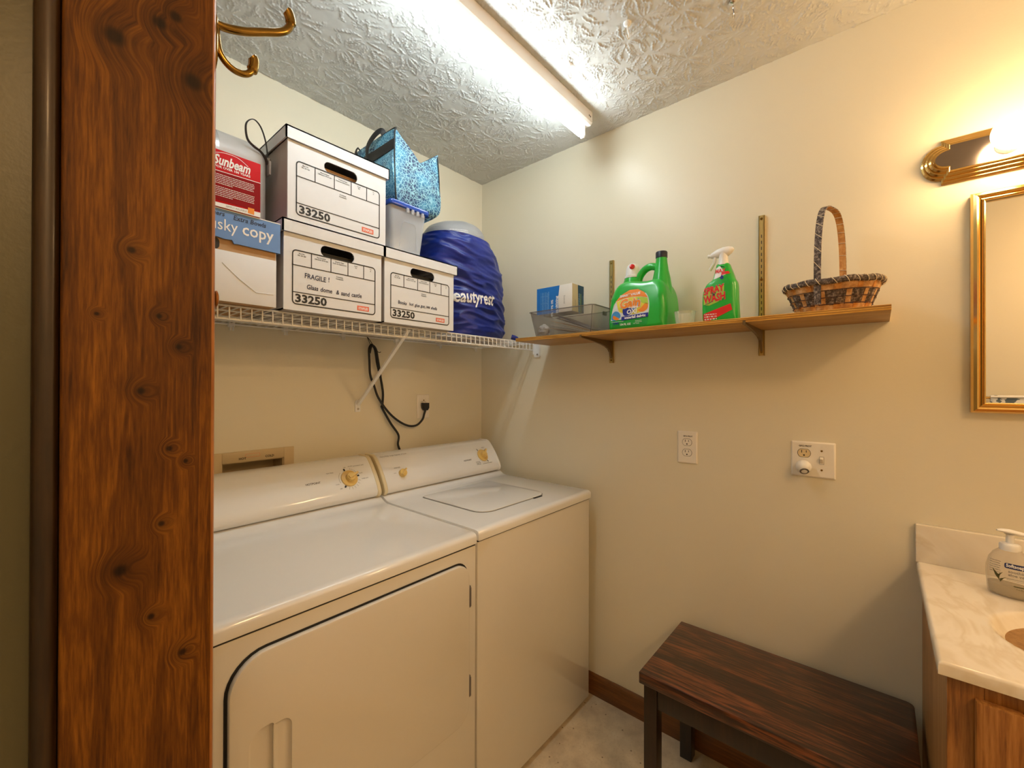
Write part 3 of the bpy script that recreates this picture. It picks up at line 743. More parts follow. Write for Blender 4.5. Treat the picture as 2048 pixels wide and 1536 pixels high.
# ================================================================== ARCHIVE BOXES ON THE SHELF
def archive_box(x0, x1, z0, yf, yb, zb, zl0, zl1, lx0, lx1, label, hand=(), scuff=0):
    t = thing('archive_box', label, 'box', ((x0+x1)/2, (yf+yb)/2, z0), 'white cardboard archive boxes with black printed forms')
    # hollow carton: front panel with a hand hole
    hx0, hx1, hz0, hz1 = x0+.103, x0+.209, zb-.040, zb-.004
    hz1 = min(hz1, z0+.203)
    hz0 = hz1-.033
    n_ = 6; hole = rrect(hx0, hx1, hz0, hz1, .0163, n_)
    outer = []
    for hxy in hole:                       # match hole vertices radially to the outer rectangle
        cx, cz = (hx0+hx1)/2, (hz0+hz1)/2; dx, dz = hxy[0]-cx, hxy[1]-cz
        L = max(abs(dx)/((hx1-hx0)/2+.010), abs(dz)/((hz1-hz0)/2+.0035)) or 1
        outer.append((cx+dx/L, cz+dz/L))
    b = MB(); N_ = len(hole)
    for y in (yf, yf+.0035):
        b.add([(p[0], y, p[1]) for p in hole]+[(p[0], y, p[1]) for p in outer], [(i, (i+1) % N_, (i+1) % N_+N_, i+N_) for i in range(N_)])
    b.add([(p[0], y, p[1]) for y in (yf, yf+.0035) for p in hole], [(i, (i+1) % N_, (i+1) % N_+N_, i+N_) for i in range(N_)])
    ax0, ax1, az0, az1 = hx0-.010, hx1+.010, hz0-.0035, hz1+.0035
    for q in ((x0, ax0, z0, zb), (ax1, x1, z0, zb), (ax0, ax1, z0, az0), (ax0, ax1, az1, zb)): b.box(q[0], q[1], yf, yf+.0035, q[2], q[3])
    obj('front_panel', b, 'cardwhite', t, smooth=False)
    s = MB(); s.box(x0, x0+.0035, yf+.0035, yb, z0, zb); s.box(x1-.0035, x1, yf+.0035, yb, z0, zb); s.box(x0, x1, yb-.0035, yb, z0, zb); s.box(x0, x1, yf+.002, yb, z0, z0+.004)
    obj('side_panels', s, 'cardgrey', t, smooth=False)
    inn = MB().box(x0+.09, x1-.08, yf+.02, yf+.024, hz0-.03, hz1-.016 if hand else hz1-.012)
    obj('inner_flap', inn, 'cardtan' if not hand else 'dark', t, smooth=False)
    lb = MB(); ly0, ly1 = yf-.007, yb+.004
    lb.box(lx0, lx1, ly0, ly1, zl1-.004, zl1); lb.box(lx0, lx1, ly0, ly0+.004, zl0, zl1); lb.box(lx0, lx0+.004, ly0, ly1, zl0, zl1); lb.box(lx1-.004, lx1, ly0, ly1, zl0, zl1); lb.box(lx0, lx1, ly1-.004, ly1, zl0, zl1)
    obj('lid', lb, 'cardwhite', t, smooth=False)
    # printed form
    p = MB(); F0 = frame((x0+.022, yf, z0), *FRONT); W = x1-x0-.044
    top, bot, r2, r3 = .172, .017, .128, .052
    ring2(p, F0, rrect(0, W, bot, top, .012, 5), .0034)
    line2(p, F0, (0, r2), (W, r2), .0026); line2(p, F0, (0, r3), (W, r3), .0026)
    vx = [.054, .112, .166, .219]
    for v_ in vx: line2(p, F0, (v_, r2), (v_, top-.0015), .0026)
    for a, q1, q2 in ((.027, 'Box No.', 'No. de caja'), (.083, 'Box Location', 'Ubicacion de la caja'), (.139, 'Destroy Date', 'Fecha de destruccion'), (.1925, 'From', 'De'), (.243, 'To', 'A')):
        text(p, F0, q1, .0050, a, top-.011, align='CENTER', bold=.0001); text(p, F0, q2, .0050, a, top-.0165, align='CENTER', bold=.0001)
    text(p, F0, 'Contents', .0055, .139, r2-.012, align='CENTER', bold=.0001); text(p, F0, 'Contenido', .0055, .139, r2-.018, align='CENTER', bold=.0001)
    text(p, F0, '33250', .0315, .008, bot+.008, bold=.0011, sx=1.16)
    obj('printed_form', p, 'black', t)
    lg = MB(); poly2(lg, F0, [(W-.064, bot+.009), (W-.023, bot+.009), (W-.023, bot+.024), (W-.064, bot+.024)], .0005); obj('logo_patch', lg, 'redlogo', t)
    lt = MB(); text(lt, F0, 'STAPLES', .0105, W-.0435, bot+.0125, align='CENTER', bold=.00035, sx=.84, lift=.001); obj('logo_text', lt, 'whiteprint', t)
    if hand:
        hm = MB()
        for (s_, sz, hx, hz, sh) in hand:
            xx = hx
            for ch in s_.split(' '):
                text(hm, F0, ch, sz, xx, hz+random.uniform(-.0010, .0010), shear=sh, sx=.85, rot=random.uniform(-.04, .03), bold=.00035)
                xx += max(v_[0] for v_ in textmesh(ch, sz, shear=sh, sx=.85)[0])+sz*.33
        obj('handwriting', hm, 'ink', t)
    return t
archive_box(-1.176, -.871, 1.5560, -.398, -.012, 1.772, 1.772, 1.8075, -1.182, -.8635, 'lower left archive box with FRAGILE handwritten on its form',
            [('FRAGILE !', .0200, .034, .097, 0), ('Glass dome', .0185, .040, .066, .1), ('& sand castle', .0180, .128, .066, .1)])
archive_box(-.859, -.556, 1.5560, -.398, -.012, 1.772, 1.772, 1.8075, -.8620, -.541, 'lower right archive box beside the blue stuff sack, handwriting about books and sea shells',
            [('Books', .0165, .030, .070, .1), ('hot glue gun,', .0150, .076, .069, .2), ('sea shells', .0150, .150, .070, .2)])
archive_box(-1.1665, -.856, 1.8085, -.398, -.012, 2.032, 2.032, 2.067, -1.174, -.8455, 'topmost archive box with a blank printed form, stacked on two others')

# ---- copy paper carton with the blue lid
cx0, cx1 = -1.480, -1.1965
t = thing('copy_paper_box', 'white carton with blue printed lid beside the wooden doorway, Extra Bowls written on it', 'box', (-1.34, -.26, 1.5555))
obj('carton', MB().box(cx0, cx1, -.398, -.115, 1.5560, 1.779, .001), 'cardtan', t)
b = MB()
b.box(cx0-.001, cx1+.001, -.4005, -.397, 1.5560, 1.683, .0008)
obj('front_flap', b, 'cardwhite', t)
obj('side_panel', MB().box(cx1, cx1+.0015, -.397, -.115, 1.5560, 1.72), 'cardwhite', t, smooth=False)
obj('handle_hole', MB().prism(rrect(-1.42, -1.3275, 1.683, 1.712, .010, 4), 1, -.3992, -.396), 'dark', t)
cr = MB(); line2(cr, frame((0, -.4005, 0), *FRONT), (-1.318, 1.650), (-1.245, 1.588), .0012); line2(cr, frame((0, -.4005, 0), *FRONT), (-1.245, 1.588), (-1.204, 1.588), .0012)
cr = MB().tube([(-1.322, -.4005, 1.652), (-1.285, -.4012, 1.618), (-1.245, -.4008, 1.589), (-1.203, -.4005, 1.590)], .0011, 6); obj('crease', cr, 'cardwhite', t)
lid = MB(); lx0, lx1 = cx0-.006, -1.1875
edge = [(lx0, 1.709), (-1.36, 1.709), (-1.335, 1.713), (-1.318, 1.7105), (-1.302, 1.7120), (-1.297, 1.703), (-1.29, 1.7045), (lx1, 1.7035), (lx1, 1.784), (lx0, 1.784)]
lid.prism(edge, 1, -.405, -.4015)
lid.box(lx0, lx1, -.4015, -.108, 1.780, 1.784); lid.box(lx1-.003, lx1, -.402, -.108, 1.705, 1.781); lid.box(lx0, lx0+.003, -.402, -.108, 1.705, 1.781); lid.box(lx0, lx1, -.111, -.108, 1.705, 1.781)
ld = obj('lid', lid, 'bluecard', t, smooth=False)
obj('lid_rim', MB().box(lx0, lx1+.0005, -.4058, -.402, 1.7825, 1.7848, .0005), 'whiteprint', ld)
F0 = frame((0, -.405, 0), *FRONT)
p = MB(); text(p, F0, 'husky', .041, -1.2895, 1.7315, align='RIGHT', sx=.84); text(p, F0, 'copy', .043, -1.2800, 1.7315, bold=.00055, sx=.90); obj('printed_name', p, 'whiteprint', ld)
p = MB(); text(p, F0, 'Extra Bowls', .0165, -1.300, 1.764, shear=.15, sx=.95, bold=.0002); text(p, F0, 'Containers', .0165, -1.3185, 1.766, align='RIGHT', shear=.2, sx=.9, bold=.0002); obj('handwriting', p, 'ink', ld)

# ---- red appliance carton
t = thing('appliance_box', 'red printed appliance carton on the blue-lidded copy box', 'box', (-1.37, -.30, 1.785))
obj('carton', MB().box(-1.50, -1.2385, -.410, -.338, 1.7852, 1.9265, .0012), 'red', t)
F0 = frame((0, -.410, 0), *FRONT)
p = MB(); poly2(p, F0, [(-1.4995, 1.801), (-1.239, 1.801), (-1.239, 1.875), (-1.4995, 1.869)], .0003); obj('text_panel', p, 'redd', t)
p = MB(); poly2(p, F0, [(-1.4995, 1.7855), (-1.239, 1.7855), (-1.239, 1.7985), (-1.4995, 1.7905)], .0004); poly2(p, F0, [(-1.4995, 1.8690), (-1.239, 1.8750), (-1.239, 1.8765), (-1.4995, 1.8705)], .0005)
text(p, F0, 'Sunbeam', .0335, -1.2640, 1.8900, shear=.28, bold=.0010, align='RIGHT', sx=.66)
ar = smoothpath([(-1.345, 1.914, 0), (-1.322, 1.9215, 0), (-1.292, 1.921, 0), (-1.268, 1.908, 0)], 6)
for a_, b_ in zip(ar, ar[1:]): line2(p, F0, a_.xy, b_.xy, .0012)
text(p, F0, 'TRUSTED FOR OVER 100 YEARS', .0078, -1.2630, 1.8815, align='RIGHT', bold=.0002, sx=1.05)
greek(p, F0, -1.352, -1.2535, 1.8645, 6, .0043, .0013, 5, .002, .008, False); greek(p, F0, -1.352, -1.2535, 1.8340, 6, .0043, .0013, 8, .002, .008, False)
obj('printed_text', p, 'whiteprint', t)
p = MB(); text(p, F0, 'SIMPLY RELIABLE', .0062, -1.317, 1.7888, rot=.02, sx=1.0, lift=.0008); obj('printed_slogan', p, 'grey', t)
p = MB(); poly2(p, F0, [(-1.2685, 1.789), (-1.254, 1.788), (-1.2535, 1.8035), (-1.268, 1.8035)], .0009); obj('badge', p, 'orange', t)

# ---- silver-grey rounded case with a strap loop behind it
t = thing('silver_case', 'silver-grey rounded case behind the red carton, with a dark strap loop on its end', 'case', (-1.37, -.22, 1.785))
b = MB().pillow(rrect(-.335, -.122, 1.786, 2.040, (.05, .075, .03, .03), 8), -1.52, -1.1905, .035, axis=0, seg=6)
obj('shell', b, 'silver', t)
b = MB().loft([[(x, y, z) for (y, z) in [(-.2285+(y-(-.2285))*s, 1.913+(z-1.913)*s) for y, z in rrect(-.335, -.122, 1.786, 2.040, (.05, .075, .03, .03), 8)]] for x, s in ((-1.360, 1.0), (-1.359, 1.012), (-1.312, 1.012), (-1.311, 1.0))])
b.v = [(x, y, max(z, 1.7856)) for x, y, z in b.v]
obj('end_band', b, 'silverb', t)
lp = smoothpath([(-1.188, -.315, 2.000), (-1.197, -.322, 2.040), (-1.213, -.330, 2.070), (-1.233, -.336, 2.078), (-1.250, -.336, 2.058), (-1.2475, -.336, 2.020), (-1.232, -.335, 2.005), (-1.213, -.333, 1.998), (-1.198, -.325, 1.988), (-1.190, -.318, 1.975)], 6)
obj('strap_loop', MB().tube(lp, .004, 8, flat=(.0042, .0013), up=(0, 1, 0)), 'strapgrey', t)
obj('buckle', MB().lathe([(.004, 0), (.0055, .002), (.0055, .010), (.003, .013)], (-1.186, -.318, 1.982), 12), 'chrome', t)
obj('tab', MB().box(-1.1895, -1.1835, -.330, -.300, 1.945, 1.984, .002), 'tabgrey', t)

# ---- clear bin with a blue lid
t = thing('clear_storage_box', 'small clear plastic box with a blue lid on the lower right archive box', 'storage box', (-.76, -.24, 1.8075))
def taperbox(x0, x1, y0, y1, z0, z1, tp, th, r=.012):
    o0 = rrect(x0+tp, x1-tp, y0+tp, y1-tp, r, 4); o1 = rrect(x0, x1, y0, y1, r, 4)
    i1 = rrect(x0+th, x1-th, y0+th, y1-th, r-th/2, 4); i0 = rrect(x0+tp+th, x1-tp-th, y0+tp+th, y1-tp-th, r-th/2, 4)
    return MB().loft([[(x, y, z0) for x, y in o0], [(x, y, z1) for x, y in o1], [(x, y, z1) for x, y in i1], [(x, y, z0+th) for x, y in i0]])
obj('tub', taperbox(-.838, -.687, -.398, -.075, 1.8082, 1.958, .014, .0022), 'clearbox', t)
rb = MB()
for q in ((-.812, -.7505), ): pass
pts = [(-.796, 1.825), (-.788, 1.905), (-.780, 1.915), (-.738, 1.915), (-.731, 1.905), (-.722, 1.825)]
for a_, b_ in zip(pts, pts[1:]): rb.tube([(a_[0], -.3995+ (1.958-a_[1])*.08, a_[1]), (b_[0], -.3995+(1.958-b_[1])*.08, b_[1])], .0009, 5)
obj('moulded_rib', rb, 'clearbox', t)
ldm = MB().prism(rrect(-.842, -.677, -.408, -.070, .014, 4), 2, 1.9585, 1.9745, .003, 2)
ld = obj('lid', ldm, 'bluelid', t)
for k in range(4): obj('latch_tooth', MB().box(-.778+k*.021, -.768+k*.021, -.4085, -.402, 1.944, 1.960, .0015), 'clearbox', ld)
bw = obj('bowl', MB().lathe([(.03, 0), (.045, .012), (.062, .055), (.064, .055), (.060, .053), (.044, .014), (.002, .006)], (-.762, -.30, 1.8108), 24), 'white')
tag(bw, 'pale bowl inside the clear box with the blue lid', 'bowl')

# ---- patterned tote lying on the blue lid
t = thing('insulated_tote', 'blue web-patterned insulated tote with black straps, on top of the blue-lidded box', 'bag', (-.70, -.24, 1.975))
bx0, bx1, by0, by1, bz0 = -.800, -.612, -.372, -.105, 1.9752
def tote():
    b = MB(); nx, nz, ny = 16, 26, 16
    def P(u, v, s):  # u across end face 0..1, v up 0..1, s depth 0..1 (0 front)
        hgt = .268
        topz = hgt*(1-.30*(1-abs(2*max(0, min(1, (u-.02)/.98))-1))**.9*(1-s*.1)) - (.02*u)
        z = bz0+topz*v
        bul = math.sin(PI*v)*.008+math.sin(PI*min(1, v*1.3))*.004
        x = bx0+(bx1-bx0)*u + (u-.5)*bul*2 + .004*math.sin(9*v+3*s)
        y = by0+(by1-by0)*s - .012*math.sin(PI*u)*math.sin(PI*v)*(1 if s < .5 else -1)*(1-2*min(s, 1-s)) - .007*math.sin(7*u+5*v)*v*(1-s)
        if v < .12: k = (1-v/.12)**2; x += (.5-u)*.03*k; y += (.5-s)*.03*k
        return (x, y, z)
    rings = []
    per = [(i/nx, 0) for i in range(nx)]+[(1, i/ny) for i in range(ny)]+[(1-i/nx, 1) for i in range(nx)]+[(0, 1-i/ny) for i in range(ny)]
    for j in range(nz+1):
        rings.append([P(u, j/nz, s) for u, s in per])
    # fold inward at the top
    def inn(v_, k): return [(bx0+(bx1-bx0)*.5+(P(u, v_, s)[0]-(bx0+(bx1-bx0)*.5))*k, by0+(by1-by0)*.5+(P(u, v_, s)[1]-(by0+(by1-by0)*.5))*k, P(u, v_, s)[2]) for u, s in per]
    rings.append(inn(1.0, .975)); rings.append(inn(.90, .95)); rings.append(inn(.72, .92))
    b.loft(rings, True); return b
tb = tote(); bag = obj('bag_body', tb, 'tote', t, angle=60)
# piping round the end seam and black webbing on the long side
def ontote(pts, d, r_, fl=None, up=(0, 0, 1)):
    tr = BVHTree.FromPolygons([Vector(v) for v in tb.v], [list(f) for f in tb.f]); out = []
    for p in smoothpath(pts, 8):
        h = tr.ray_cast(Vector(p)-Vector(d)*.2, Vector(d), .5); out.append((h[0]-Vector(d)*.0012) if h[0] else Vector(p))
    return MB().tube(out, r_, 8, flat=fl, up=up)
obj('piping', MB().tube(smoothpath([(bx0+.008, by0+.006, bz0+.006), (bx0-.001, by0-.002, bz0+.04), (bx0-.006, by0-.002, bz0+.14), (bx0-.004, by0, bz0+.245), (bx0+.002, by0+.003, bz0+.266), (bx0+.002, by0+.05, bz0+.270), (bx0+.002, by0+.20, bz0+.268), (bx0+.002, by1-.01, bz0+.262)], 6), .0028, 8), 'strap', t)
obj('piping', MB().tube(smoothpath([(bx1-.012, by0+.006, bz0+.008), (bx1+.004, by0, bz0+.05), (bx1+.005, by0, bz0+.15), (bx1, by0+.004, bz0+.238)], 6), .0022, 8), 'strap', t)
obj('strap', MB().box(bx0-.0085, bx0-.004, by0+.002, by1-.03, bz0+.190, bz0+.226, .001), 'strap', t)
obj('strap', MB().tube(smoothpath([(bx0-.008, by0+.17, bz0+.200), (bx0-.020, by0+.15, bz0+.240), (bx0-.024, by0+.10, bz0+.262), (bx0-.012, by0+.075, bz0+.278), (bx0-.002, by0+.07, bz0+.268)], 6), .01, 8, flat=(.002, .011), up=(1, 0, 0)), 'strap', t)
obj('strap', MB().tube(smoothpath([(bx0-.008, by0+.20, bz0+.196), (bx0-.022, by0+.225, bz0+.236), (bx0-.012, by0+.235, bz0+.272), (bx0-.002, by0+.23, bz0+.266)], 6), .01, 8, flat=(.002, .010), up=(1, 0, 0)), 'strap', t)
obj('zip_flap', MB().box(-.690, -.640, by0+.006, by0+.012, bz0+.170, bz0+.186, .002), 'strap', t)

# ---- airbed stuff sack
t = thing('stuff_sack', 'tall royal blue nylon sack, grey vinyl airbed bulging from its top, in the shelf corner', 'bag', (-.31, -.2, 1.5555))
prof = [(1.5562, -.297, .165, .115), (1.562, -.305, .180, .140), (1.59, -.304, .195, .150), (1.65, -.306, .194, .152), (1.70, -.307, .191, .153), (1.745, -.311, .184, .150), (1.77, -.311, .184, .149), (1.79, -.312, .190, .151), (1.83, -.328, .196, .154),
        (1.88, -.345, .206, .155), (1.93, -.362, .196, .150), (1.965, -.372, .178, .142), (1.985, -.375, .166, .134)]
def interp(z):
    for a, b in zip(prof, prof[1:]):
        if a[0] <= z <= b[0]:
            k = (z-a[0])/(b[0]-a[0]); k = k*k*(3-2*k)*.4+k*.6; return [a[i]+(b[i]-a[i])*k for i in (1, 2, 3)]
    return prof[-1][1:]
sk = MB(); rings = []; NS = 120; NZ = 130
for j in range(NZ+1):
    z = 1.5562+(1.985-1.5562)*j/NZ; cx, rx, ry = interp(z); ring = []
    for i in range(NS):
        a = 2*PI*i/NS; c, s = math.cos(a), math.sin(a); e = .82
        px = math.copysign(abs(c)**e, c); py = math.copysign(abs(s)**e, s)
        slope = z+.035*math.sin(a*1.0+1.2)+.018*math.sin(2*a+z*9)
        n1 = noise.noise(Vector((px*1.6, py*1.6, slope*26)))
        n2 = noise.noise(Vector((px*3.2+5, py*3.2, slope*60)))
        wr = -(abs(n1)**.8)*.016+n2*.005
        fade = min(1, j/6, (NZ-j)/5+.2)
        wr *= fade
        x = cx+(rx+wr)*px; y = -.198+(ry+wr)*py
        if z < 1.81 and x < -.535: x = -.535+(x+.535)*.05
        if x > -.012: x = -.012
        ring.append((x, y, z))
    rings.append(ring)
sk.loft(rings, True); obj('sack', sk, 'nylon', t, angle=80)
cp = MB(); rings = []
for k in range(15):
    a = PI/2*k/14; z = 1.972+.090*math.sin(a); f = math.cos(a)**.62; ring = []
    for i in range(72):
        th = 2*PI*i/72; wr = noise.noise(Vector((math.cos(th)*2, math.sin(th)*2, z*14)))*.010*f
        zz = z+.012*math.sin(th+2.4)*(1-f*.3)
        ring.append((-.380+.010*k/14+(.158*f+wr)*math.cos(th), -.198+(.127*f+wr)*math.sin(th), zz if k else 1.955))
    rings.append(ring)
cp.loft(rings, True); obj('airbed', cp, 'vinyl', t, angle=80)
vd = Vector((.55, -.45, .62)).normalized(); vc = Vector((-.292, -.262, 2.020)); u_ = vd.cross(Vector((0, 0, 1))).normalized(); w_ = vd.cross(u_)
def cyl(c, d, prof_, seg=20):
    d = Vector(d).normalized(); u = d.cross(Vector((0, 0, 1))); u = u.normalized() if u.length > .01 else Vector((1, 0, 0)); v = d.cross(u)
    return MB().loft([[c+d*h+u*(r*math.cos(2*PI*k/seg))+v*(r*math.sin(2*PI*k/seg)) for k in range(seg)] for r, h in prof_])
vv = obj('valve_cap', cyl(vc, vd, [(.026, -.02), (.026, .002), (.022, .006), (.020, .006), (.020, .014), (.013, .016), (.013, .012), (.004, .012)]), 'chrome', t)
obj('valve_core', cyl(vc, vd, [(.010, .010), (.010, .0175), (.006, .018)]), 'dark', vv)
tx = MB(); F0 = frame((-.278, -.38, 1.700), (1, 0, .02), (0, 0, 1)); text(tx, F0, 'Beautyrest', .078, 0, 0, shear=.12, bold=.0016, align='RIGHT', sx=.655)
tx = project(tx, sk, (0, 1, 0), .0022, .006); obj('printed_name', tx, 'whiteprint', t)
tx = MB(); F0 = frame((-.455, -.38, 1.992), (1, 0, .10), (0, 0, 1)); greek(tx, F0, -.03, .045, .004, 3, .008, .0018, 12, .004, .012); tx = project(tx, cp, (0, 1, 0), .001, .006); obj('printed_notice', tx, 'whiteprint', t)
obj('drawcord_end', MB().tube(smoothpath([(-.10, -.30, 1.580), (-.085, -.312, 1.574), (-.068, -.310, 1.564), (-.060, -.300, 1.560)], 4), [.012]*5+[.013]*4+[.010, .009, .008, .005], 10), 'nylon', t)

# ================================================================== WOOD SHELF ON THE RIGHT WALL
t = thing('wall_shelf', 'oak-grain shelf board on brass wall standards, along the right wall', 'shelf', (-.12, -1.06, 1.44))
bd = MB().box(-.254, -.0005, -1.6668, -.4570, 1.5350, 1.5490, .0008)
bo = obj('board', bd, 'shelfwood', t); bo.data.materials.append(M['shelfedge'])
for p in bo.data.polygons:
    if p.normal.x < -.5 or abs(p.normal.y) > .9: p.material_index = 1
eg = MB(); eg.box(-.2549, -.2538, -1.6668, -.4570, 1.5455, 1.5462); eg.box(-.2549, -.2538, -1.6668, -.4570, 1.5400, 1.5408); obj('edge_groove', eg, 'basewood', t, smooth=False)
for yc, zb, zt in ((-.782, 1.4426, 1.878), (-1.3415, 1.4495, 1.925)):
    b = MB(); b.box(-.0105, -.0085, yc-.0085, yc+.0085, zb, zt); b.box(-.0105, 0, yc-.0088, yc-.0068, zb, zt); b.box(-.0105, 0, yc+.0068, yc+.0088, zb, zt)
    sd = obj('wall_standard', b, 'standard', t, smooth=False)
    sl = MB(); z = zb+.03; k = 0
    while z < zt-.06:
        if not (zb+.055 < z < zb+.10): sl.box(-.0109, -.0100, yc-.0012, yc+.0012, z, z+.011)
        z += .0205; k += 1
    obj('slots', sl, 'dark', sd, smooth=False)
    for z in (zt-.012, zb+.012, (zb+zt)/2+.02): obj('screw', MB().lathe([(.0042, -.0125), (.0042, -.010)], (0, yc, z), 10, axis=0), 'oldbrass', sd)
    prof = [(-.2535, 1.5345), (-.010, 1.5345), (-.010, 1.460), (-.016, 1.4700), (-.024, 1.487), (-.038, 1.5000), (-.065, 1.509), (-.100, 1.515), (-.150, 1.521), (-.205, 1.526), (-.2535, 1.530)]
    bk = MB()
    bk.add([(x, yc-.004, z) for x, z in prof]+[(x, yc+.004, z) for x, z in prof], [tuple(range(len(prof))), tuple(range(2*len(prof)-1, len(prof)-1, -1))]+[(i, i+len(prof), (i+1) % len(prof)+len(prof), (i+1) % len(prof)) for i in range(len(prof))])
    bk.box(-.2565, -.2545, yc-.0038, yc+.0038, 1.528, 1.5400)
    obj('bracket', bk, 'bracket', t, smooth=False)

# ---- smoky clear organizer bin with its contents
SHZ = 1.5492
t = thing('organizer_bin', 'smoky clear open plastic bin full of papers, left end of the wood shelf', 'bin', (-.14, -.65, SHZ))
obj('tub', taperbox(-.232, -.045, -.822, -.515, SHZ+.0003, 1.6545, .018, .0022, .016), 'clearbin', t)
rm = MB().loft([[(x, y, z) for x, y in rrect(-.232-g, -.045+g, -.822-g, -.515+g, .018, 4)] for z, g in ((1.6535, 0), (1.6535, .005), (1.6565, .005), (1.6565, 0))], cap=False)
k0 = len(rm.v)//4; rm.f += [(3*k0+i, 3*k0+(i+1) % k0, (i+1) % k0, i) for i in range(k0)]
obj('rim', rm, 'binrim', t)
cn = MB()
for (x_, y_) in ((-.228, -.817), (-.228, -.520), (-.049, -.817)): cn.tube([(x_+(.017 if x_ < -.1 else -.017), y_+(.017 if y_ < -.7 else -.017), SHZ+.003), (x_, y_, 1.653)], .0014, 6)
obj('corner_ribs', cn, 'binrim', t, kind='stuff')
obj('handle_slot', MB().box(-.150, -.118, -.8195, -.8170, 1.625, 1.640, .002), 'greyplastic', t)
gx0, gx1, gy0, gy1, gz0, gz1 = -.196, -.108, -.706, -.528, 1.6390, 1.7605
t = thing('glove_carton', 'blue and white printed carton standing on end in the clear bin', 'box', (-.15, -.62, 1.62))
obj('carton', MB().box(gx0, gx1, gy0, gy1, 1.6480, gz1, .0008), 'glovwhite', t)
F0 = frame((gx0, gy1, 1.6480), *SIDE); W = gy1-gy0; HH = gz1-1.648
p = MB(); poly2(p, F0, [(0, 0), (.112, 0), (.110, HH*.5), (.117, HH-.001), (0, HH-.001)], .0004); obj('blue_panel', p, 'glovblue', t)
p = MB()
for yy in (.045, .075): line2(p, F0, (.020, yy), (.060, yy), .0008, .0009)
line2(p, F0, (.022, .02), (.022, HH-.02), .0008, .0009); line2(p, F0, (.060, .02), (.060, HH-.02), .0008, .0009)
for k_, s_ in ((0, 3), (1, 5), (2, 9)): greek(p, frame((gx0-.0004, gy1-.030-.014*k_, 1.64), (0, 0, 1), (0, 1, 0)), 0, .10, 0, 2, .006, .0018, s_, .004, .014)
obj('light_print', p, 'skyprint', t)
p = MB(); text(p, frame((gx0, gy1-.109, 1.645), (0, 0, 1), (0, 1, 0)), 'sanitizing', .018, 0, 0, bold=.0005, lift=.001, sx=1.1); text(p, frame((gx0, gy1-.085, 1.635), (0, 0, 1), (0, 1, 0)), '0% 99% 0%', .015, 0, 0, bold=.0003, lift=.001); obj('white_print', p, 'whiteprint', t)
F1 = frame((gx0, gy0, 1.6480), *FRONT)
p = MB(); poly2(p, F1, [(0, 0), (.044, 0), (.044, HH-.001), (0, HH-.001)], .0004); obj('cream_panel', p, 'glovcream', t)
p = MB(); poly2(p, F1, [(.046, 0), (.088, 0), (.088, HH-.001), (.042, HH-.001)], .0006); obj('dark_panel', p, 'glovdark', t)
p = MB(); poly2(p, F1, [(.063, .0), (.066, 0), (.066, HH-.035), (.063, HH-.035)], .0009); obj('lime_stripe', p, 'limeprint', t)
p = MB(); text(p, frame((gx0+.058, gy0, 1.640), (0, 0, 1), (-1, 0, 0)), 'SANITIZING', .0145, 0, 0, bold=.0004, lift=.0009, sx=1.1); greek(p, frame((gx0+.080, gy0-.0003, 1.66), (0, 0, 1), (-1, 0, 0)), 0, .06, 0, 2, .006, .0015, 4); obj('side_print', p, 'skyprint', t)
p = MB(); text(p, frame((gx0, gy1-.138, 1.715), (0, 0, -1), (0, -1, 0)), 'Essential', .010, 0, 0, lift=.0008); text(p, frame((gx0+.025, gy0, 1.665), (0, 0, 1), (-1, 0, 0)), 'Essential', .009, 0, 0, lift=.0008); obj('black_print', p, 'grey', t)
for k_, (dy, dz, mt_, ln, tl, lb) in enumerate([(0, .0010, 'papertan', .20, .17, 'manila envelope at the bottom of the clear bin papers'), (0, .0042, 'paper', .20, .23, 'white envelope just above the manila one in the clear bin'), (0, .0074, 'papertan', .20, .29, 'thin tan folder in the middle of the clear bin papers'),
                                        (0, .0106, 'paper', .20, .35, 'white paper sheet under the dark folder in the clear bin'), (0, .0135, 'paperdark', .20, .40, 'dark folder on top of the clear bin papers')]):
    o0 = Vector((-.205, -.800+dy, SHZ+dz)); d = Vector((0, math.cos(tl), math.sin(tl))); n = Vector((0, -math.sin(tl), math.cos(tl)))
    b = MB(); xw = .135
    b.add([o0+Vector((x, 0, 0))+d*q+n*h for h in (0, .0016) for q in (0, ln) for x in (0, xw)], [(0, 1, 3, 2), (4, 6, 7, 5), (0, 4, 5, 1), (2, 3, 7, 6), (0, 2, 6, 4), (1, 5, 7, 3)])
    tag(obj('envelope' if k_ < 2 else 'folder' if k_ in (2, 4) else 'paper_sheet', b, mt_, smooth=False), lb, 'paper')
cr = MB(); rings = []
for j in range(13):
    a = PI*j/12; ring = []
    for i in range(20):
        th = 2*PI*i/20; d = Vector((math.sin(a)*math.cos(th), math.sin(a)*math.sin(th), math.cos(a))); rr = .026*(1+.28*noise.noise(d*2.4)-.14*abs(noise.noise(d*6)))
        ring.append((-.190+d.x*rr*.8, -.562+d.y*rr*1.0, SHZ+.030+d.z*rr))
    rings.append(ring)
cr.loft(rings, True); tag(obj('tissue_wad', cr, 'paper', angle=15), 'crumpled white tissue wad in the left end of the clear bin', 'tissue')

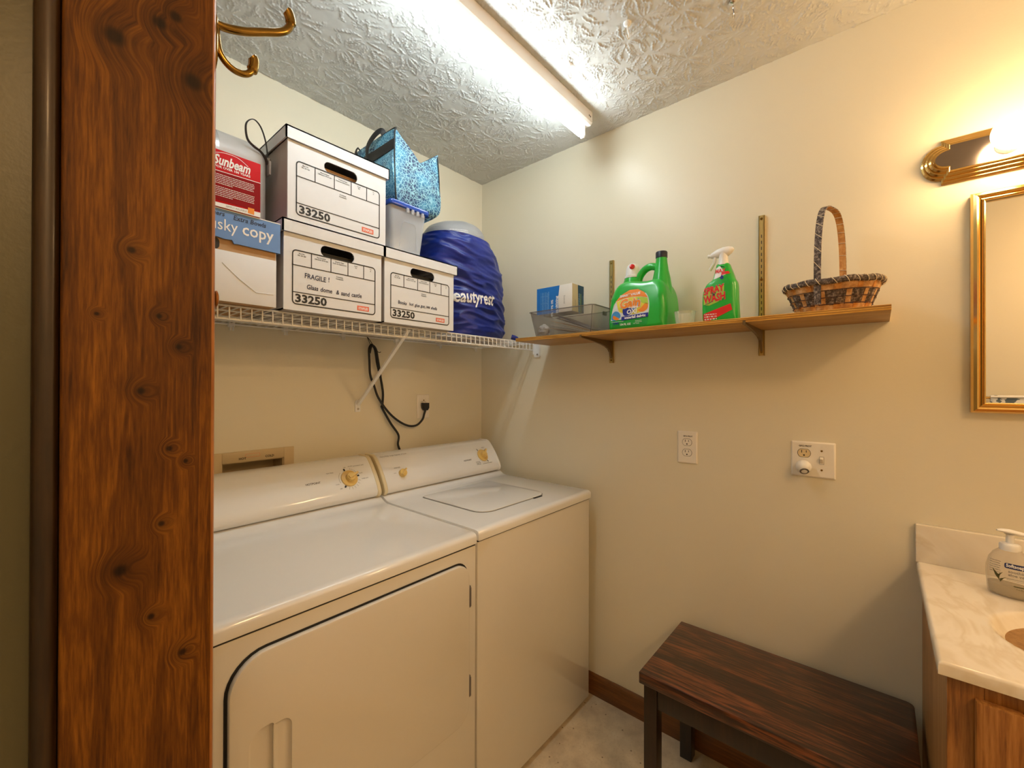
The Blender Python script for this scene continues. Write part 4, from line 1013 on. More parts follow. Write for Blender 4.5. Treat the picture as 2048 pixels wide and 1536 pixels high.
# ---- green laundry detergent jug
t = thing('detergent_jug', 'large bright green laundry detergent jug with handle and tall black-capped neck', 'jug', (-.13, -.97, SHZ))
z0 = SHZ
ol = [(.868, .004), (.866, .03), (.869, .075), (.875, .120), (.886, .158), (.906, .180), (.940, .186), (.975, .180), (1.010, .176), (1.045, .178), (1.068, .164),
      (1.081, .138), (1.088, .100), (1.090, .060), (1.087, .03), (1.080, .004), (1.060, .0005), (.890, .0005), (.88, .0005)]
ol = [(-p[0], z0+p[1]) for p in ol]
ols = [(v.x, v.y) for v in smoothpath([(a, b, 0) for a, b in ol[1:-4]], 3)]
ols = [(-.869, z0+.0004)]+ols+[(-1.086, z0+.0004)]
jb = MB().pillow(ols, -.205, -.062, .024, axis=0, seg=7)
def squeeze(v):
    x, y, z = v; h = z-z0; c = -.135
    k = 1.0 if h < .12 else max(.50, 1-(h-.12)*5.0)
    return (c+(x-c)*k, y, z)
jb.v = [squeeze(v) for v in jb.v]
nk = MB().lathe([(.034, .140), (.035, .170), (.033, .190), (.029, .202), (.020, .204)], (-.132, -.934, z0), 28)
nk.lathe([(.038, .120), (.036, .150), (.031, .185), (.0245, .215), (.0205, .243), (.0188, .262)], (-.135, -1.047, z0), 28)
jb2 = MB(); jb2.v = list(jb.v); jb2.f = list(jb.f); jb2.add(nk.v, nk.f)
jug = obj('body', jb2, 'green', t, angle=50)
obj('handle', MB().tube(smoothpath([(-.135, -.958, z0+.178), (-.136, -.966, z0+.205), (-.137, -.985, z0+.226), (-.138, -1.008, z0+.234), (-.137, -1.030, z0+.228), (-.136, -1.044, z0+.215)], 6), .0135, 14), 'green', t)
obj('neck_cap', MB().lathe([(.0195, .258), (.0205, .259), (.0205, .278), (.019, .281), (.0, .281)], (-.135, -1.047, z0), 28), 'capblack', t)
tap = obj('pouring_tap', MB().lathe([(.029, .203), (.029, .212), (.026, .214), (.0235, .238), (.020, .250), (.012, .258), (.0, .260)], (-.130, -.934, z0), 24), 'white', t)
obj('button', cyl(Vector((-.150, -.941, z0+.243)), (-.8, -.4, .25), [(.0095, -.006), (.0095, .004), (.007, .006), (.001, .0065)]), 'redbtn', tap)
obj('collar_seam', MB().lathe([(.0305, .2015), (.0305, .2035)], (-.130, -.934, z0), 24), 'dark', tap)
# label, laid on the front face
LF = frame((-.21, -.880, z0+.010), *SIDE)
def lab(fn, m_, lift, nm='label_print'):
    q = MB(); fn(q); q = project(q, jb, (1, 0, 0), lift, .010); return obj(nm, q, m_, t, angle=80)
arch = [(v.x, v.y) for v in smoothpath([(0, .004, 0), (.004, .045, 0), (.017, .090, 0), (.040, .122, 0), (.072, .140, 0), (.105, .139, 0), (.132, .122, 0), (.147, .096, 0), (.150, .06, 0), (.143, .004, 0)], 5)]
lab(lambda q: poly2(q, LF, arch, 0), 'greend', .0006, 'label_base')
def clipped(lo, hi):
    L_ = [p for p in arch[:len(arch)//2] if lo <= p[1] <= hi]; R_ = [p for p in arch[len(arch)//2:] if lo <= p[1] <= hi]; return L_+R_
lab(lambda q: poly2(q, LF, [(.001, .028), *clipped(.030, .118), (.147, .036)], 0), 'labelpale', .0009)
lab(lambda q: poly2(q, LF, [(.020, .098), (.030, .111), (.045, .124), (.072, .137), (.105, .136), (.130, .121), (.144, .100), (.12, .106), (.085, .110), (.05, .107)], 0), 'labelorange', .0012)
lab(lambda q: poly2(q, LF, [(.024, .097), (.05, .106), (.085, .109), (.12, .105), (.143, .099), (.147, .075), (.12, .05), (.09, .045), (.055, .05), (.035, .06), (.028, .08)], 0), 'labelyellow', .0012)
lab(lambda q: poly2(q, LF, [(.10, .107), (.12, .105), (.143, .099), (.147, .075), (.125, .082), (.110, .095)], 0), 'labellime', .0014)
lab(lambda q: poly2(q, LF, [v.xy for v in smoothloop([(.052, .048, 0), (.050, .066, 0), (.062, .078, 0), (.090, .083, 0), (.108, .096, 0), (.110, .080, 0), (.100, .066, 0), (.088, .058, 0), (.078, .046, 0), (.062, .042, 0)], 4)], 0), 'labelblue', .0016)
lab(lambda q: poly2(q, LF, [v.xy for v in smoothloop([(.085, .074, 0), (.098, .086, 0), (.110, .100, 0), (.113, .082, 0), (.102, .068, 0), (.090, .062, 0)], 4)], 0), 'labelsky', .0018)
lab(lambda q: poly2(q, LF, [v.xy for v in smoothloop([(.005, .034, 0), (.008, .052, 0), (.020, .062, 0), (.034, .058, 0), (.042, .044, 0), (.034, .032, 0), (.018, .028, 0)], 4)], 0), 'labelsky', .0014)
lab(lambda q: poly2(q, LF, [v.xy for v in smoothloop([(.012, .036, 0), (.014, .047, 0), (.024, .042, 0), (.036, .034, 0), (.026, .029, 0)], 4)], 0), 'labelorange', .0018)
lab(lambda q: poly2(q, LF, [v.xy for v in smoothloop([(.108, .058, 0), (.120, .066, 0), (.138, .082, 0), (.146, .070, 0), (.140, .056, 0), (.124, .050, 0)], 4)], 0), 'labelorange', .0014)
lab(lambda q: poly2(q, LF, [(.045, .026), (.147, .031), (.148, .046), (.046, .040)], 0), 'labelblue', .0020)
def gain(q):
    text(q, LF, 'Gain', .046, .037, .071, shear=.15, bold=.0020, sx=.92, rot=.02)
lab(gain, 'labelorange', .0030, 'printed_name')
def gw(q): text(q, LF, 'Gain', .046, .037, .071, shear=.15, bold=.0034, sx=.92, rot=.02)
lab(gw, 'whiteprint', .0026, 'printed_name')
def wt(q):
    text(q, LF, '+ultra', .015, .072, .066, bold=.0005, rot=.03); text(q, LF, 'OXI', .022, .066, .048, bold=.0009, rot=.03, shear=.1)
    text(q, LF, 'waterfall delight', .0125, .058, .0305, bold=.0005, rot=.03); text(q, LF, 'SMART VALUE', .0125, .037, .112, bold=.0004, rot=.05)
    text(q, LF, '154 FL OZ', .0095, .040, .008, bold=.0004); text(q, LF, '107 loads', .006, .092, .009); greek(q, LF, .004, .055, .022, 1, .005, .0011, 3); greek(q, LF, .100, .125, .020, 2, .005, .0013, 6)
lab(wt, 'whiteprint', .0034, 'printed_text')
lab(lambda q: text(q, LF, 'Oxi', .015, .012, .014, bold=.0005), 'labelblue', .0030, 'printed_text')

# ---- small clear cup
cu = MB().loft([[(-.165+r*math.cos(2*PI*k/28), -1.140+r*math.sin(2*PI*k/28), z0+h) for k in range(28)] for r, h in ((.028, .0004), (.034, .050), (.0355, .0505), (.0325, .0502), (.0268, .003))])
tag(obj('measuring_cup', cu, 'clearcup'), 'small clear plastic measuring cup beside the green detergent jug', 'cup')

# ---- stain remover spray bottle
t = thing('spray_bottle', 'green laundry stain remover spray bottle with white trigger head', 'spray bottle', (-.17, -1.26, SHZ))
def S(y, h): return (-y, z0+h)
o_ = [S(1.206, .0006), S(1.203, .02), S(1.203, .07), S(1.206, .105), S(1.217, .128), S(1.233, .140), S(1.238, .155), S(1.243, .178), S(1.248, .190), S(1.278, .190), S(1.286, .175), S(1.294, .152), S(1.298, .138), S(1.305, .122), S(1.307, .08), S(1.309, .03), S(1.310, .0006)]
o_ = [o_[0]]+[(v.x, v.y) for v in smoothpath([(a, b, 0) for a, b in o_[1:-1]], 3)]+[o_[-1]]
sb = MB().pillow(o_, -.198, -.142, .016, axis=0, seg=5)
sb.v = [((-.17+(x+.17)*(1 if z-z0 < .13 else max(.62, 1-(z-z0-.13)*6))), y, z) for x, y, z in sb.v]
obj('body', sb, 'green', t, angle=50)
hd = obj('trigger_head', MB().lathe([(.0175, .186), (.0165, .190), (.0140, .200), (.0135, .214), (.014, .225)], (-.17, -1.263, z0), 24), 'white', t)
sh = MB(); ring = []
for k, (yy, rx, rz, zc) in enumerate([(1.222, .004, .004, .222), (1.228, .008, .009, .223), (1.243, .011, .014, .226), (1.262, .014, .0165, .228), (1.278, .013, .015, .229), (1.289, .009, .010, .231), (1.294, .003, .003, .232)]):
    ring.append([(-.17+rx*math.cos(2*PI*i/18), -yy, z0+zc+rz*math.sin(2*PI*i/18)) for i in range(18)])
sh.loft(ring); obj('shroud', sh, 'white', hd)
obj('trigger', MB().tube(smoothpath([(-.17, -1.238, z0+.215), (-.17, -1.236, z0+.200), (-.17, -1.229, z0+.188), (-.17, -1.222, z0+.176)], 4), .004, 8, flat=(.0045, .0075), up=(0, 1, 0)), 'white', hd)
obj('nozzle', MB().lathe([(.005, -1.224), (.006, -1.218), (.005, -1.216)], (-.17, 0, z0+.223), 12, axis=1), 'white', hd)
SF = frame((-.21, -1.206, z0), *SIDE)
def lab2(fn, m_, lift, nm='label_print'):
    q = MB(); fn(q); q = project(q, sb, (1, 0, 0), lift, .008); return obj(nm, q, m_, t, angle=80)
lab2(lambda q: poly2(q, SF, [(.004, .004), (.003, .03), (.085, .056), (.090, .036), (.05, .018), (.02, .006)], 0), 'labelred', .0010)
lab2(lambda q: poly2(q, SF, [(.004, .060), (.004, .100), (.014, .108), (.066, .118), (.066, .078), (.05, .066), (.022, .056)], 0), 'labellime', .0008)
lab2(lambda q: poly2(q, SF, [(.034, .139), (.040, .176), (.052, .180), (.068, .157), (.070, .150), (.040, .140)], 0), 'whiteprint', .0008)
lab2(lambda q: poly2(q, SF, [(.056, .150), (.090, .152), (.086, .160), (.060, .160)], 0), 'labelred', .0011)
lab2(lambda q: poly2(q, SF, [v.xy for v in smoothloop([(.056, .137, 0), (.062, .137, 0), (.064, .142, 0), (.059, .150, 0), (.054, .142, 0)], 3)], 0), 'labelblue', .0012)
lab2(lambda q: (text(q, SF, 'SPRAY', .0305, .005, .0915, bold=.0018, shear=.12, sx=.70, rot=.13), text(q, SF, 'WASH', .0325, .006, .0640, bold=.0018, shear=.12, sx=.70, rot=.13)), 'whiteprint', .0016, 'printed_name')
lab2(lambda q: (text(q, SF, 'SPRAY', .0305, .005, .0915, bold=.0013, shear=.12, sx=.70, rot=.13), text(q, SF, 'WASH', .0325, .006, .0640, bold=.0013, shear=.12, sx=.70, rot=.13), text(q, SF, 'MAX', .018, .038, .158, bold=.0006, sx=.8)), 'labelred', .0022, 'printed_name')
lab2(lambda q: (text(q, SF, "'n'", .014, .030, .086, bold=.0005), line2(q, SF, (.006, .058), (.034, .068), .0014)), 'navy', .0026, 'printed_text')
lab2(lambda q: (greek(q, SF, .008, .045, .026, 1, .005, .003, 3), greek(q, SF, .008, .048, .018, 1, .005, .004, 8), greek(q, SF, .008, .045, .010, 1, .005, .004, 5)), 'whiteprint', .0018, 'printed_text')

# ---- woven splint basket
BC = Vector((-.140, -1.5405)); t = thing('woven_basket', 'small oval woven bark basket with tall hoop handle on the shelf end', 'basket', (BC.x, BC.y, SHZ))
def bp(th, k, g=0):    # point on the wall: th angle, k height 0..1
    a = .080+.031*k+g; bx = .052+.030*k+g
    yy = BC.y+a*math.copysign(abs(math.cos(th))**.8, math.cos(th)); xx = BC.x+bx*math.copysign(abs(math.sin(th))**.8, math.sin(th))
    return Vector((xx, yy, SHZ+.002+.082*k))
obj('base', MB().loft([[bp(2*PI*i/40, 0, -.002)+Vector((0, 0, dz)) for i in range(40)] for dz in (-.0015, .002)]), 'splint', t)
NSK = 26
for i in range(NSK):
    th = 2*PI*i/NSK; q = MB(); dth = .065
    vs = []
    for k in [j/6 for j in range(7)]:
        for s in (-1, 1):
            for g in (-.0005, .0008): vs.append(bp(th+s*dth*(1.05-.12*k), k, g))
    fs = []
    for j in range(6):
        a = j*4; b_ = a+4; fs += [(a, a+1, b_+1, b_), (a+2, b_+2, b_+3, a+3), (a, b_, b_+2, a+2), (a+1, a+3, b_+3, b_+1)]
    q.add(vs, fs); obj('stake', q, 'splintor' if i % 2 else 'splint', t, smooth=False)
def weaver(k0, k1, amp, ph, m_, nm, th_=.0010):
    q = MB(); n = 156
    for i in range(n+1): pass
    ring = []
    for i in range(n):
        th = 2*PI*i/n; g = amp*math.cos(NSK/2*th+ph)*1.0
        ring.append([bp(th, k0, g+.0002), bp(th, k1, g+.0002), bp(th, k1, g+th_), bp(th, k0, g+th_)])
    vs = [p for r_ in ring for p in r_]
    fs = [(4*i+a, 4*i+(a+1) % 4, 4*((i+1) % n)+(a+1) % 4, 4*((i+1) % n)+a) for i in range(n) for a in range(4)]
    q.add(vs, fs); return obj(nm, q, m_, t, angle=50)
weaver(.03, .22, .0022, 0, 'splint', 'weaver'); weaver(.70, .93, .0022, 0, 'splint', 'weaver')
weaver(.27, .45, .0026, PI, 'bark', 'bark_weaver'); weaver(.47, .67, .0026, PI, 'bark', 'bark_weaver')
for k_ in (.245, .46, .685):
    obj('twine', MB().tube([bp(2*PI*i/80, k_, .0032+.001*math.cos(13*2*PI*i/80)) for i in range(81)], .0011, 6), 'cordbrown', t)
rim = MB(); n = 80; ring = []
for i in range(n):
    th = 2*PI*i/n; c = bp(th, .99, .0015)+Vector((0, 0, .0015*math.sin(9*th))); o2 = Vector((math.sin(th), math.cos(th), 0)).normalized()
    ring.append([c+o2*(.0065*math.cos(a))+Vector((0, 0, .0085*math.sin(a))) for a in [2*PI*j/8 for j in range(8)]])
vs = [p for r_ in ring for p in r_]; rim.add(vs, [(8*i+a, 8*i+(a+1) % 8, 8*((i+1) % n)+(a+1) % 8, 8*((i+1) % n)+a) for i in range(n) for a in range(8)])
rmo = obj('rim', rim, 'bark', t)
for i in range(30):
    th = 2*PI*i/30; c0 = bp(th, .99, .0015); c1 = bp(th+.09, .99, .0015); pts = []
    for j in range(9):
        a = 2*PI*j/8; f_ = (math.sin(a)+1)/2; c = c0.lerp(c1, f_); o2 = Vector((math.sin(th), math.cos(th), 0)).normalized(); pts.append(c+o2*(.0078*math.cos(a))+Vector((0, 0, .0098*math.sin(a))))
    obj('binding', MB().tube(pts, .0009, 5), 'binding', rmo)
A_ = Vector((-.222, -1.515, SHZ+.082)); B_ = Vector((-.062, -1.563, SHZ+.082)); hp = []
for k in range(33):
    a = PI*k/32; c = (A_+B_)/2; hd_ = (B_-A_)/2
    hp.append(c-hd_*math.copysign(abs(math.cos(a))**.55, math.cos(a))*(1.0 if True else 1)+Vector((0, 0, .222*abs(math.sin(a))**.80)))
hp = [A_+Vector((.004, 0, -.06))]+hp+[B_+Vector((-.004, 0, -.06))]
hside = Vector((.29, .96, 0)).normalized()
hv = MB(); rings = []
for i, p in enumerate(hp):
    d = (hp[min(i+1, len(hp)-1)]-hp[max(i-1, 0)]).normalized(); nn = d.cross(hside).normalized()
    rings.append([p+hside*s*.0085+nn*q for s, q in ((-1, -.0012), (1, -.0012), (1, .0012), (-1, .0012))])
hv.loft(rings); ho = obj('handle', hv, 'splintor', t, angle=40); ho.data.materials.append(M['bark'])
cc = (A_+B_)/2+Vector((0, 0, .1))
oc = ORI[ho.name]
for p in ho.data.polygons:
    w_c = Vector(p.center)+oc
    if p.normal.dot((w_c-Vector((cc.x, cc.y, min(w_c.z, cc.z))))) > 0 and p.area > 1e-6: p.material_index = 1
for i in range(2, len(hp)-2, 2):
    p = hp[i]; p2 = hp[i+1]; d = (p2-p).normalized(); nn = d.cross(hside).normalized()
    pts = [p-hside*.0090+nn*.0022, p2+hside*.0090+nn*.0022, p2+hside*.0092-nn*.0022, p.lerp(p2, 1.2)-hside*.0090-nn*.0022]
    obj('binding', MB().tube(pts, .0008, 5), 'binding', ho)

# ================================================================== WALL PLATES
def outlet_face(b, fr, cy, r=.0165):
    pts = [v for v in [(r*math.cos(R(a)), cy+r*.92*math.sin(R(a))) for a in range(0, 360, 15)]]
    pts = [(x, max(cy-.0125, min(cy+.0125, y))) for x, y in pts]
    return pts
def duplex(t, fr, cys, blackout=None, ivory='ivory'):
    for cy in cys:
        pts = outlet_face(None, fr, cy); o, r, u, n = fr
        rg = MB(); ring2(rg, fr, [(x*1.09, cy+(y-cy)*1.09) for x, y in pts], .0012, .0003); obj('face_gap', rg, 'black', t)
        b = MB().loft([[o+r*x+u*y+n*h for x, y in pts] for h in (-.001, .0018)]); fc = obj('receptacle', b, ivory, t)
        k = MB(); poly2(k, fr, [(-.0072, cy+.001), (-.0052, cy+.001), (-.0052, cy+.0095), (-.0072, cy+.0095)], .0021); poly2(k, fr, [(.0052, cy+.002), (.0070, cy+.002), (.0070, cy+.0090), (.0052, cy+.0090)], .0021)
        poly2(k, fr, [(.0026*math.cos(R(a)), cy-.0065+.0026*math.sin(R(a))) for a in range(0, 360, 30)], .0021); obj('slots', k, 'black', fc)
def plate(fr, w_, h_):
    o, r, u, n = fr; pts = rrect(-w_/2, w_/2, -h_/2, h_/2, .003, 3)
    return MB().loft([[o+r*x*s+u*y*s2+n*h for x, y in pts] for h, s, s2 in ((0, 1, 1), (.0025, 1, 1), (.006, 1-.004*2/w_, 1-.004*2/h_))])
t = thing('wall_outlet', 'ivory double outlet plate on the right wall, left of the switch plate', 'outlet', (0, -1.095, 1.055))
fr = frame((-.0002, -1.095, 1.1145), *SIDE); obj('cover_plate', plate(fr, .0735, .1215), 'plate', t); fr = frame((-.0062, -1.095, 1.1145), *SIDE)
duplex(t, fr, (.0195, -.0195), ivory='plate'); p = MB(); text(p, fr, 'GFCI PROT', .0068, -.014, .040, bold=.0002); obj('printed_text', p, 'black', t)
obj('screw', MB().lathe([(.003, -.0075), (.003, -.006)], (0, -1.095, 1.1145), 10, axis=0), 'plate', t)
t = thing('switch_plate', 'wide ivory plate with an outlet and a toggle switch, above the bench', 'switch', (0, -1.484, 1.056))
fr = frame((-.0002, -1.484, 1.1125), *SIDE); obj('cover_plate', plate(fr, .1165, .1130), 'plate', t)
fr = frame((-.0062, -1.461, 1.1125), *SIDE); duplex(t, fr, (.0195,), ivory='ivory'); p = MB(); text(p, fr, 'GFCI PROT', .0068, -.014, .040, bold=.0002); obj('printed_text', p, 'black', t)
fr = frame((-.0062, -1.507, 1.1125), *SIDE); rg = MB(); ring2(rg, fr, rrect(-.006, .006, -.0125, .0125, .001, 1), .0008, .0003); obj('toggle_frame', rg, 'grey', t)
obj('toggle', MB().prism([(-.006, 1.104), (-.010, 1.106), (-.0185, 1.118), (-.016, 1.122), (-.006, 1.120)], 1, -1.511, -1.503), 'plate', t)
for dz in (.030, -.030): obj('screw', MB().lathe([(.003, -.0078), (.003, -.006)], (0, -1.507, 1.1125+dz), 10, axis=0), 'oldbrass', t)
t = thing('night_light', 'white ball-shaped plug-in night light in the lower socket of the switch plate', 'night light', (-.03, -1.462, 1.07))
sp = []
for j in range(13):
    a = PI*j/12; sp.append((.0215*math.sin(a), -.0215*math.cos(a)))
obj('ball', MB().lathe(sp, (-.033, -1.4625, 1.0915), 28, cap=False), 'white', t)
obj('plug_base', MB().lathe([(.012, -.022), (.012, -.0062)], (0, -1.4625, 1.0915), 16, axis=0), 'white', t)
dd = Vector((-.75, -.2, -.62)).normalized(); obj('lens', cyl(Vector((-.033, -1.4625, 1.0915)), dd, [(.0125, .0165), (.0125, .0190), (.009, .0197)], 20), 'greyplastic', t)
t = thing('washer_outlet', 'ivory single outlet plate on the back wall under the wire shelf', 'outlet', (-.3945, 0, 1.19))
fr = frame((-.3945, -.0002, 1.2460), *FRONT); obj('cover_plate', plate(fr, .070, .1145), 'plate', t)
obj('screw', MB().lathe([(.003, -.0078), (.003, -.006)], (-.3945, 0, 1.275), 10, axis=1), 'oldbrass', t)
fr = frame((-.3945, -.0062, 1.2460), *FRONT); duplex(t, fr, (.010,), ivory='plate')
# ---- cord: plug, cable looped over a tie
t = thing('power_cord', 'black appliance power cord looped over a tie under the wire shelf and plugged in', 'cord', (-.55, -.02, 1.04))
pl = MB().prism([(-.4105, 1.263), (-.3785, 1.263), (-.3785, 1.240), (-.386, 1.228), (-.4025, 1.228), (-.4105, 1.240)], 1, -.030, -.0082, .002, 2); obj('plug', pl, 'cord', t)
path = [(-.394, -.020, 1.230), (-.402, -.021, 1.212), (-.414, -.022, 1.185), (-.4476, -.022, 1.1613), (-.4944, -.022, 1.1626), (-.5484, -.022, 1.189), (-.6003, -.022, 1.2326), (-.646, -.022, 1.2925), (-.6665, -.022, 1.343), (-.6845, -.022, 1.389), (-.6886, -.022, 1.4425), (-.6908, -.022, 1.493), (-.684, -.022, 1.512), (-.676, -.022, 1.5155),
        (-.664, -.022, 1.500), (-.6565, -.02, 1.470), (-.6507, -.02, 1.437), (-.6342, -.02, 1.3758), (-.6216, -.018, 1.3139), (-.6200, -.012, 1.260), (-.6213, -.012, 1.2482), (-.5831, -.018, 1.180), (-.5438, -.02, 1.1246), (-.5458, -.02, 1.083), (-.5346, -.024, 1.046), (-.530, -.030, 1.00), (-.528, -.036, .93)]
obj('cable', MB().tube(smoothpath(path, 6), .0050, 8), 'cord', t)
obj('cable', MB().tube(smoothpath([(-.6908, -.028, 1.480), (-.684, -.028, 1.508), (-.674, -.028, 1.512), (-.661, -.028, 1.496), (-.6525, -.027, 1.460), (-.640, -.026, 1.395), (-.6285, -.024, 1.330)], 5), .0044, 8), 'cord', t)
obj('twist_tie', MB().tube([(-.697, -.018, 1.5480), (-.690, -.02, 1.530), (-.684, -.024, 1.514), (-.674, -.024, 1.516), (-.686, -.02, 1.535), (-.697, -.018, 1.5475)], .0014, 6), 'cord', t)
obj('twist_tie', MB().tube(smoothpath([(-.664, -.028, 1.496), (-.650, -.030, 1.4855), (-.640, -.030, 1.488)], 3), .0016, 6), 'cord', t)

# ================================================================== FLUORESCENT FIXTURE
t = thing('fluorescent_light', 'long white ceiling strip light with one lit fluorescent tube', 'ceiling light', (-.77, -.74, 2.34))
prof = [(-.7745, 2.4385), (-.7745, 2.396), (-.768, 2.388), (-.714, 2.388), (-.708, 2.396), (-.708, 2.4385)]
hs = obj('housing', MB().prism(prof, 0, -1.385, -.157, .001, 1), 'tubebody', t)
for x in (-1.372, -.176):
    obj('lamp_holder', MB().prism([(-.752, 2.389), (-.730, 2.389), (-.730, 2.350), (-.734, 2.338), (-.748, 2.338), (-.752, 2.350)], 0, x-.004, x+.004, .001, 1), 'tubebody', t)
obj('tube', MB().lathe([(.013, -1.366), (.0165, -1.360), (.0165, -.190), (.013, -.183)], (0, -.741, 2.357), 24, axis=0), 'tube', t)
hl = MB()
for x in (-.172, -.182): hl.box(x-.002, x+.002, -.7755, -.774, 2.412, 2.418)
obj('screw_hole', hl, 'black', hs, smooth=False)
# small hooks screwed into the ceiling
for i, (x, y, mt_, lb) in enumerate([(-.833, -.591, 'whitemetal', 'small white-painted ceiling hook between the strip light and the back wall'), (-.434, -.844, 'whitemetal', 'small white ceiling hook just right of the strip light'),
                                 (-.460, -1.069, 'whitemetal', 'small white ceiling hook in the middle of the open ceiling'), (-.334, -1.330, 'chrome', 'small metal ceiling hook near the top edge, nearest the right wall')]):
    t = thing('ceiling_hook', lb, 'hook', (x, y, 2.40), 'hooks screwed into the ceiling')
    obj('base', MB().lathe([(.012, 2.4395), (.011, 2.434), (.005, 2.430)], (x, y, 0), 14), mt_, t)
    obj('hook', MB().tube(smoothpath([(x, y, 2.434), (x+.001, y, 2.420), (x+.010, y, 2.412), (x+.013, y, 2.402), (x+.004, y, 2.394), (x-.007, y, 2.399)], 4), .0017, 7), mt_, t)

# ================================================================== BRASS COAT HOOK AND WOOD PEG ON THE JAMB
t = thing('coat_hook', 'worn brass double coat hook on the wooden doorway jamb, upper left', 'hook', (-1.489, -.975, 1.80))
HY = -.980
pz = MB().prism([(HY-.008, 1.772), (HY-.008, 1.826), (HY-.004, 1.833), (HY+.004, 1.833), (HY+.008, 1.826), (HY+.008, 1.772), (HY, 1.762)], 0, -1.4915, -1.486, .001, 1)
obj('back_plate', pz, 'oldbrass', t)
up_ = smoothpath([(-1.4885, HY, 1.823), (-1.4750, HY, 1.8245), (-1.4520, HY, 1.834), (-1.4270, HY, 1.8490), (-1.4100, HY, 1.8595), (-1.3985, HY, 1.8700), (-1.3925, HY, 1.8835), (-1.3955, HY, 1.8960), (-1.3990, HY, 1.899)], 6)
n = len(up_); obj('upper_arm', MB().tube(up_, [.0054+(.0020 if i > n*.72 else 0)*(1 if i < n-3 else .7) for i in range(n)], 12), 'oldbrass', t)
lo_ = smoothpath([(-1.4865, HY, 1.820), (-1.4850, HY, 1.800), (-1.4815, HY, 1.786), (-1.4730, HY, 1.7765), (-1.4620, HY, 1.7730), (-1.4500, HY, 1.7765), (-1.4430, HY, 1.7870), (-1.4415, HY, 1.8000), (-1.4440, HY, 1.8035)], 6)
n = len(lo_); obj('lower_arm', MB().tube(lo_, [.0044+(.0024 if i > n*.70 else 0)*(1 if i < n-3 else .7) for i in range(n)], 12), 'oldbrass', t)
tag(obj('wood_knob', MB().lathe([(.004, -1.4915), (.005, -1.489), (.010, -1.4875), (.011, -1.4855), (.008, -1.4840), (.0, -1.4835)], (0, -.982, 1.459), 18, axis=0), 'pine_edge'), 'small round wooden knob on the doorway jamb at shelf height', 'knob')

# ================================================================== VANITY LIGHT
t = thing('vanity_light', 'brass vanity light bar with round lit bulbs above the mirror', 'wall light', (0, -2.11, 1.90))
YL, YR, ZC = -1.7325, -2.47, 1.958
def barshape(g):
    hw = .0600-g; yi = YL-.040; pts = []
    r_ = .0400; zz = hw
    # left end: square shoulder then a rounded nose
    pts += [(yi-g*.6, ZC+hw), (yi-g*.6, ZC+hw-.006)]
    for k in range(13):
        a = PI/2-PI*k/12; pts.append((yi-g*.6+ (YL-g-(yi-g*.6))*math.cos(a), ZC+(hw-.012)*math.sin(a)))
    pts += [(yi-g*.6, ZC-hw+.006), (yi-g*.6, ZC-hw)]
    yj = YR+.040+g*.6
    pts += [(yj, ZC-hw), (yj, ZC-hw+.006)]
    for k in range(13):
        a = -PI/2-PI*k/12; pts.append((yj+(-(YR+g)+yj)*math.cos(a) if False else yj-(yj-(YR+g))*abs(math.cos(a)), ZC+(hw-.012)*math.sin(a)))
    pts += [(yj, ZC+hw-.006), (yj, ZC+hw)]
    return pts
steps = [(0, -.0004), (0, -.006), (.004, -.0085), (.0075, -.0085), (.0075, -.014), (.0115, -.0165), (.0150, -.0165), (.0150, -.022), (.0190, -.0245), (.0225, -.0245), (.0225, -.0290), (.0250, -.0300)]
obj('backplate', MB().loft([[(x, y, z) for y, z in barshape(g)] for g, x in steps]), 'brass', t, angle=25)
obj('face_plate', MB().loft([[(x, y, z) for y, z in barshape(.0265)] for x in (-.0290, -.0308)]), 'steel', t, angle=25)
for y in (-1.890, -2.038, -2.186, -2.334):
    sk_ = obj('socket_cup', MB().lathe([(.024, -.0308), (.024, -.036), (.018, -.052), (.016, -.064)], (0, y, ZC), 20, axis=0), 'whiteprint', t)
    pr = [(.012, -.066), (.018, -.070)]+[(.0400*math.sin(R(a)), -.103+.0400*math.cos(R(a))) for a in range(28, 181, 8)]
    pr = [(max(r_, .0004), x) for r_, x in pr]
    obj('bulb', MB().lathe(pr, (0, y, ZC), 32, axis=0, cap=False), 'globe', sk_)

# ================================================================== MIRROR
t = thing('wall_mirror', 'gold-framed rectangular mirror on the right wall above the vanity', 'mirror', (0, -2.1, 1.277))
my0, my1, mz0, mz1 = -1.8262, -2.42, 1.2785, 1.8515
def mrect(g): return [(my0-g, mz1-g), (my0-g, mz0+g), (my1+g, mz0+g), (my1+g, mz1-g)]
pr = [(0, -.0004), (0, -.022), (.004, -.030), (.010, -.033), (.014, -.030), (.0165, -.026), (.020, -.027), (.0235, -.030), (.026, -.028), (.0265, -.020), (.0265, -.012)]
b = MB().loft([[(x, y, z) for y, z in mrect(g)] for g, x in pr], cap=False); obj('frame', b, 'brass', t, angle=20)
b = MB(); b.add([(-.018, y, z) for y, z in mrect(.024)]+[(-.014, y, z) for y, z in mrect(.024)], [(0, 1, 2, 3), (7, 6, 5, 4), (0, 4, 5, 1), (1, 5, 6, 2), (2, 6, 7, 3), (3, 7, 4, 0)]); obj('glass', b, 'mirror', t, smooth=False)

# ================================================================== VANITY
t = thing('vanity', 'oak vanity cabinet with a cream cultured marble top, lower right', 'vanity', (-.28, -2.2, 0))
VY0, VY1 = -1.735, -2.70; VT = .8605
cab = MB().box(-.555, -.002, VY1, VY0, .09, .838); cab.box(-.49, -.002, VY1, VY0-.02, .0, .09)
c_ = obj('cabinet', cab, 'oakside', t, smooth=False)
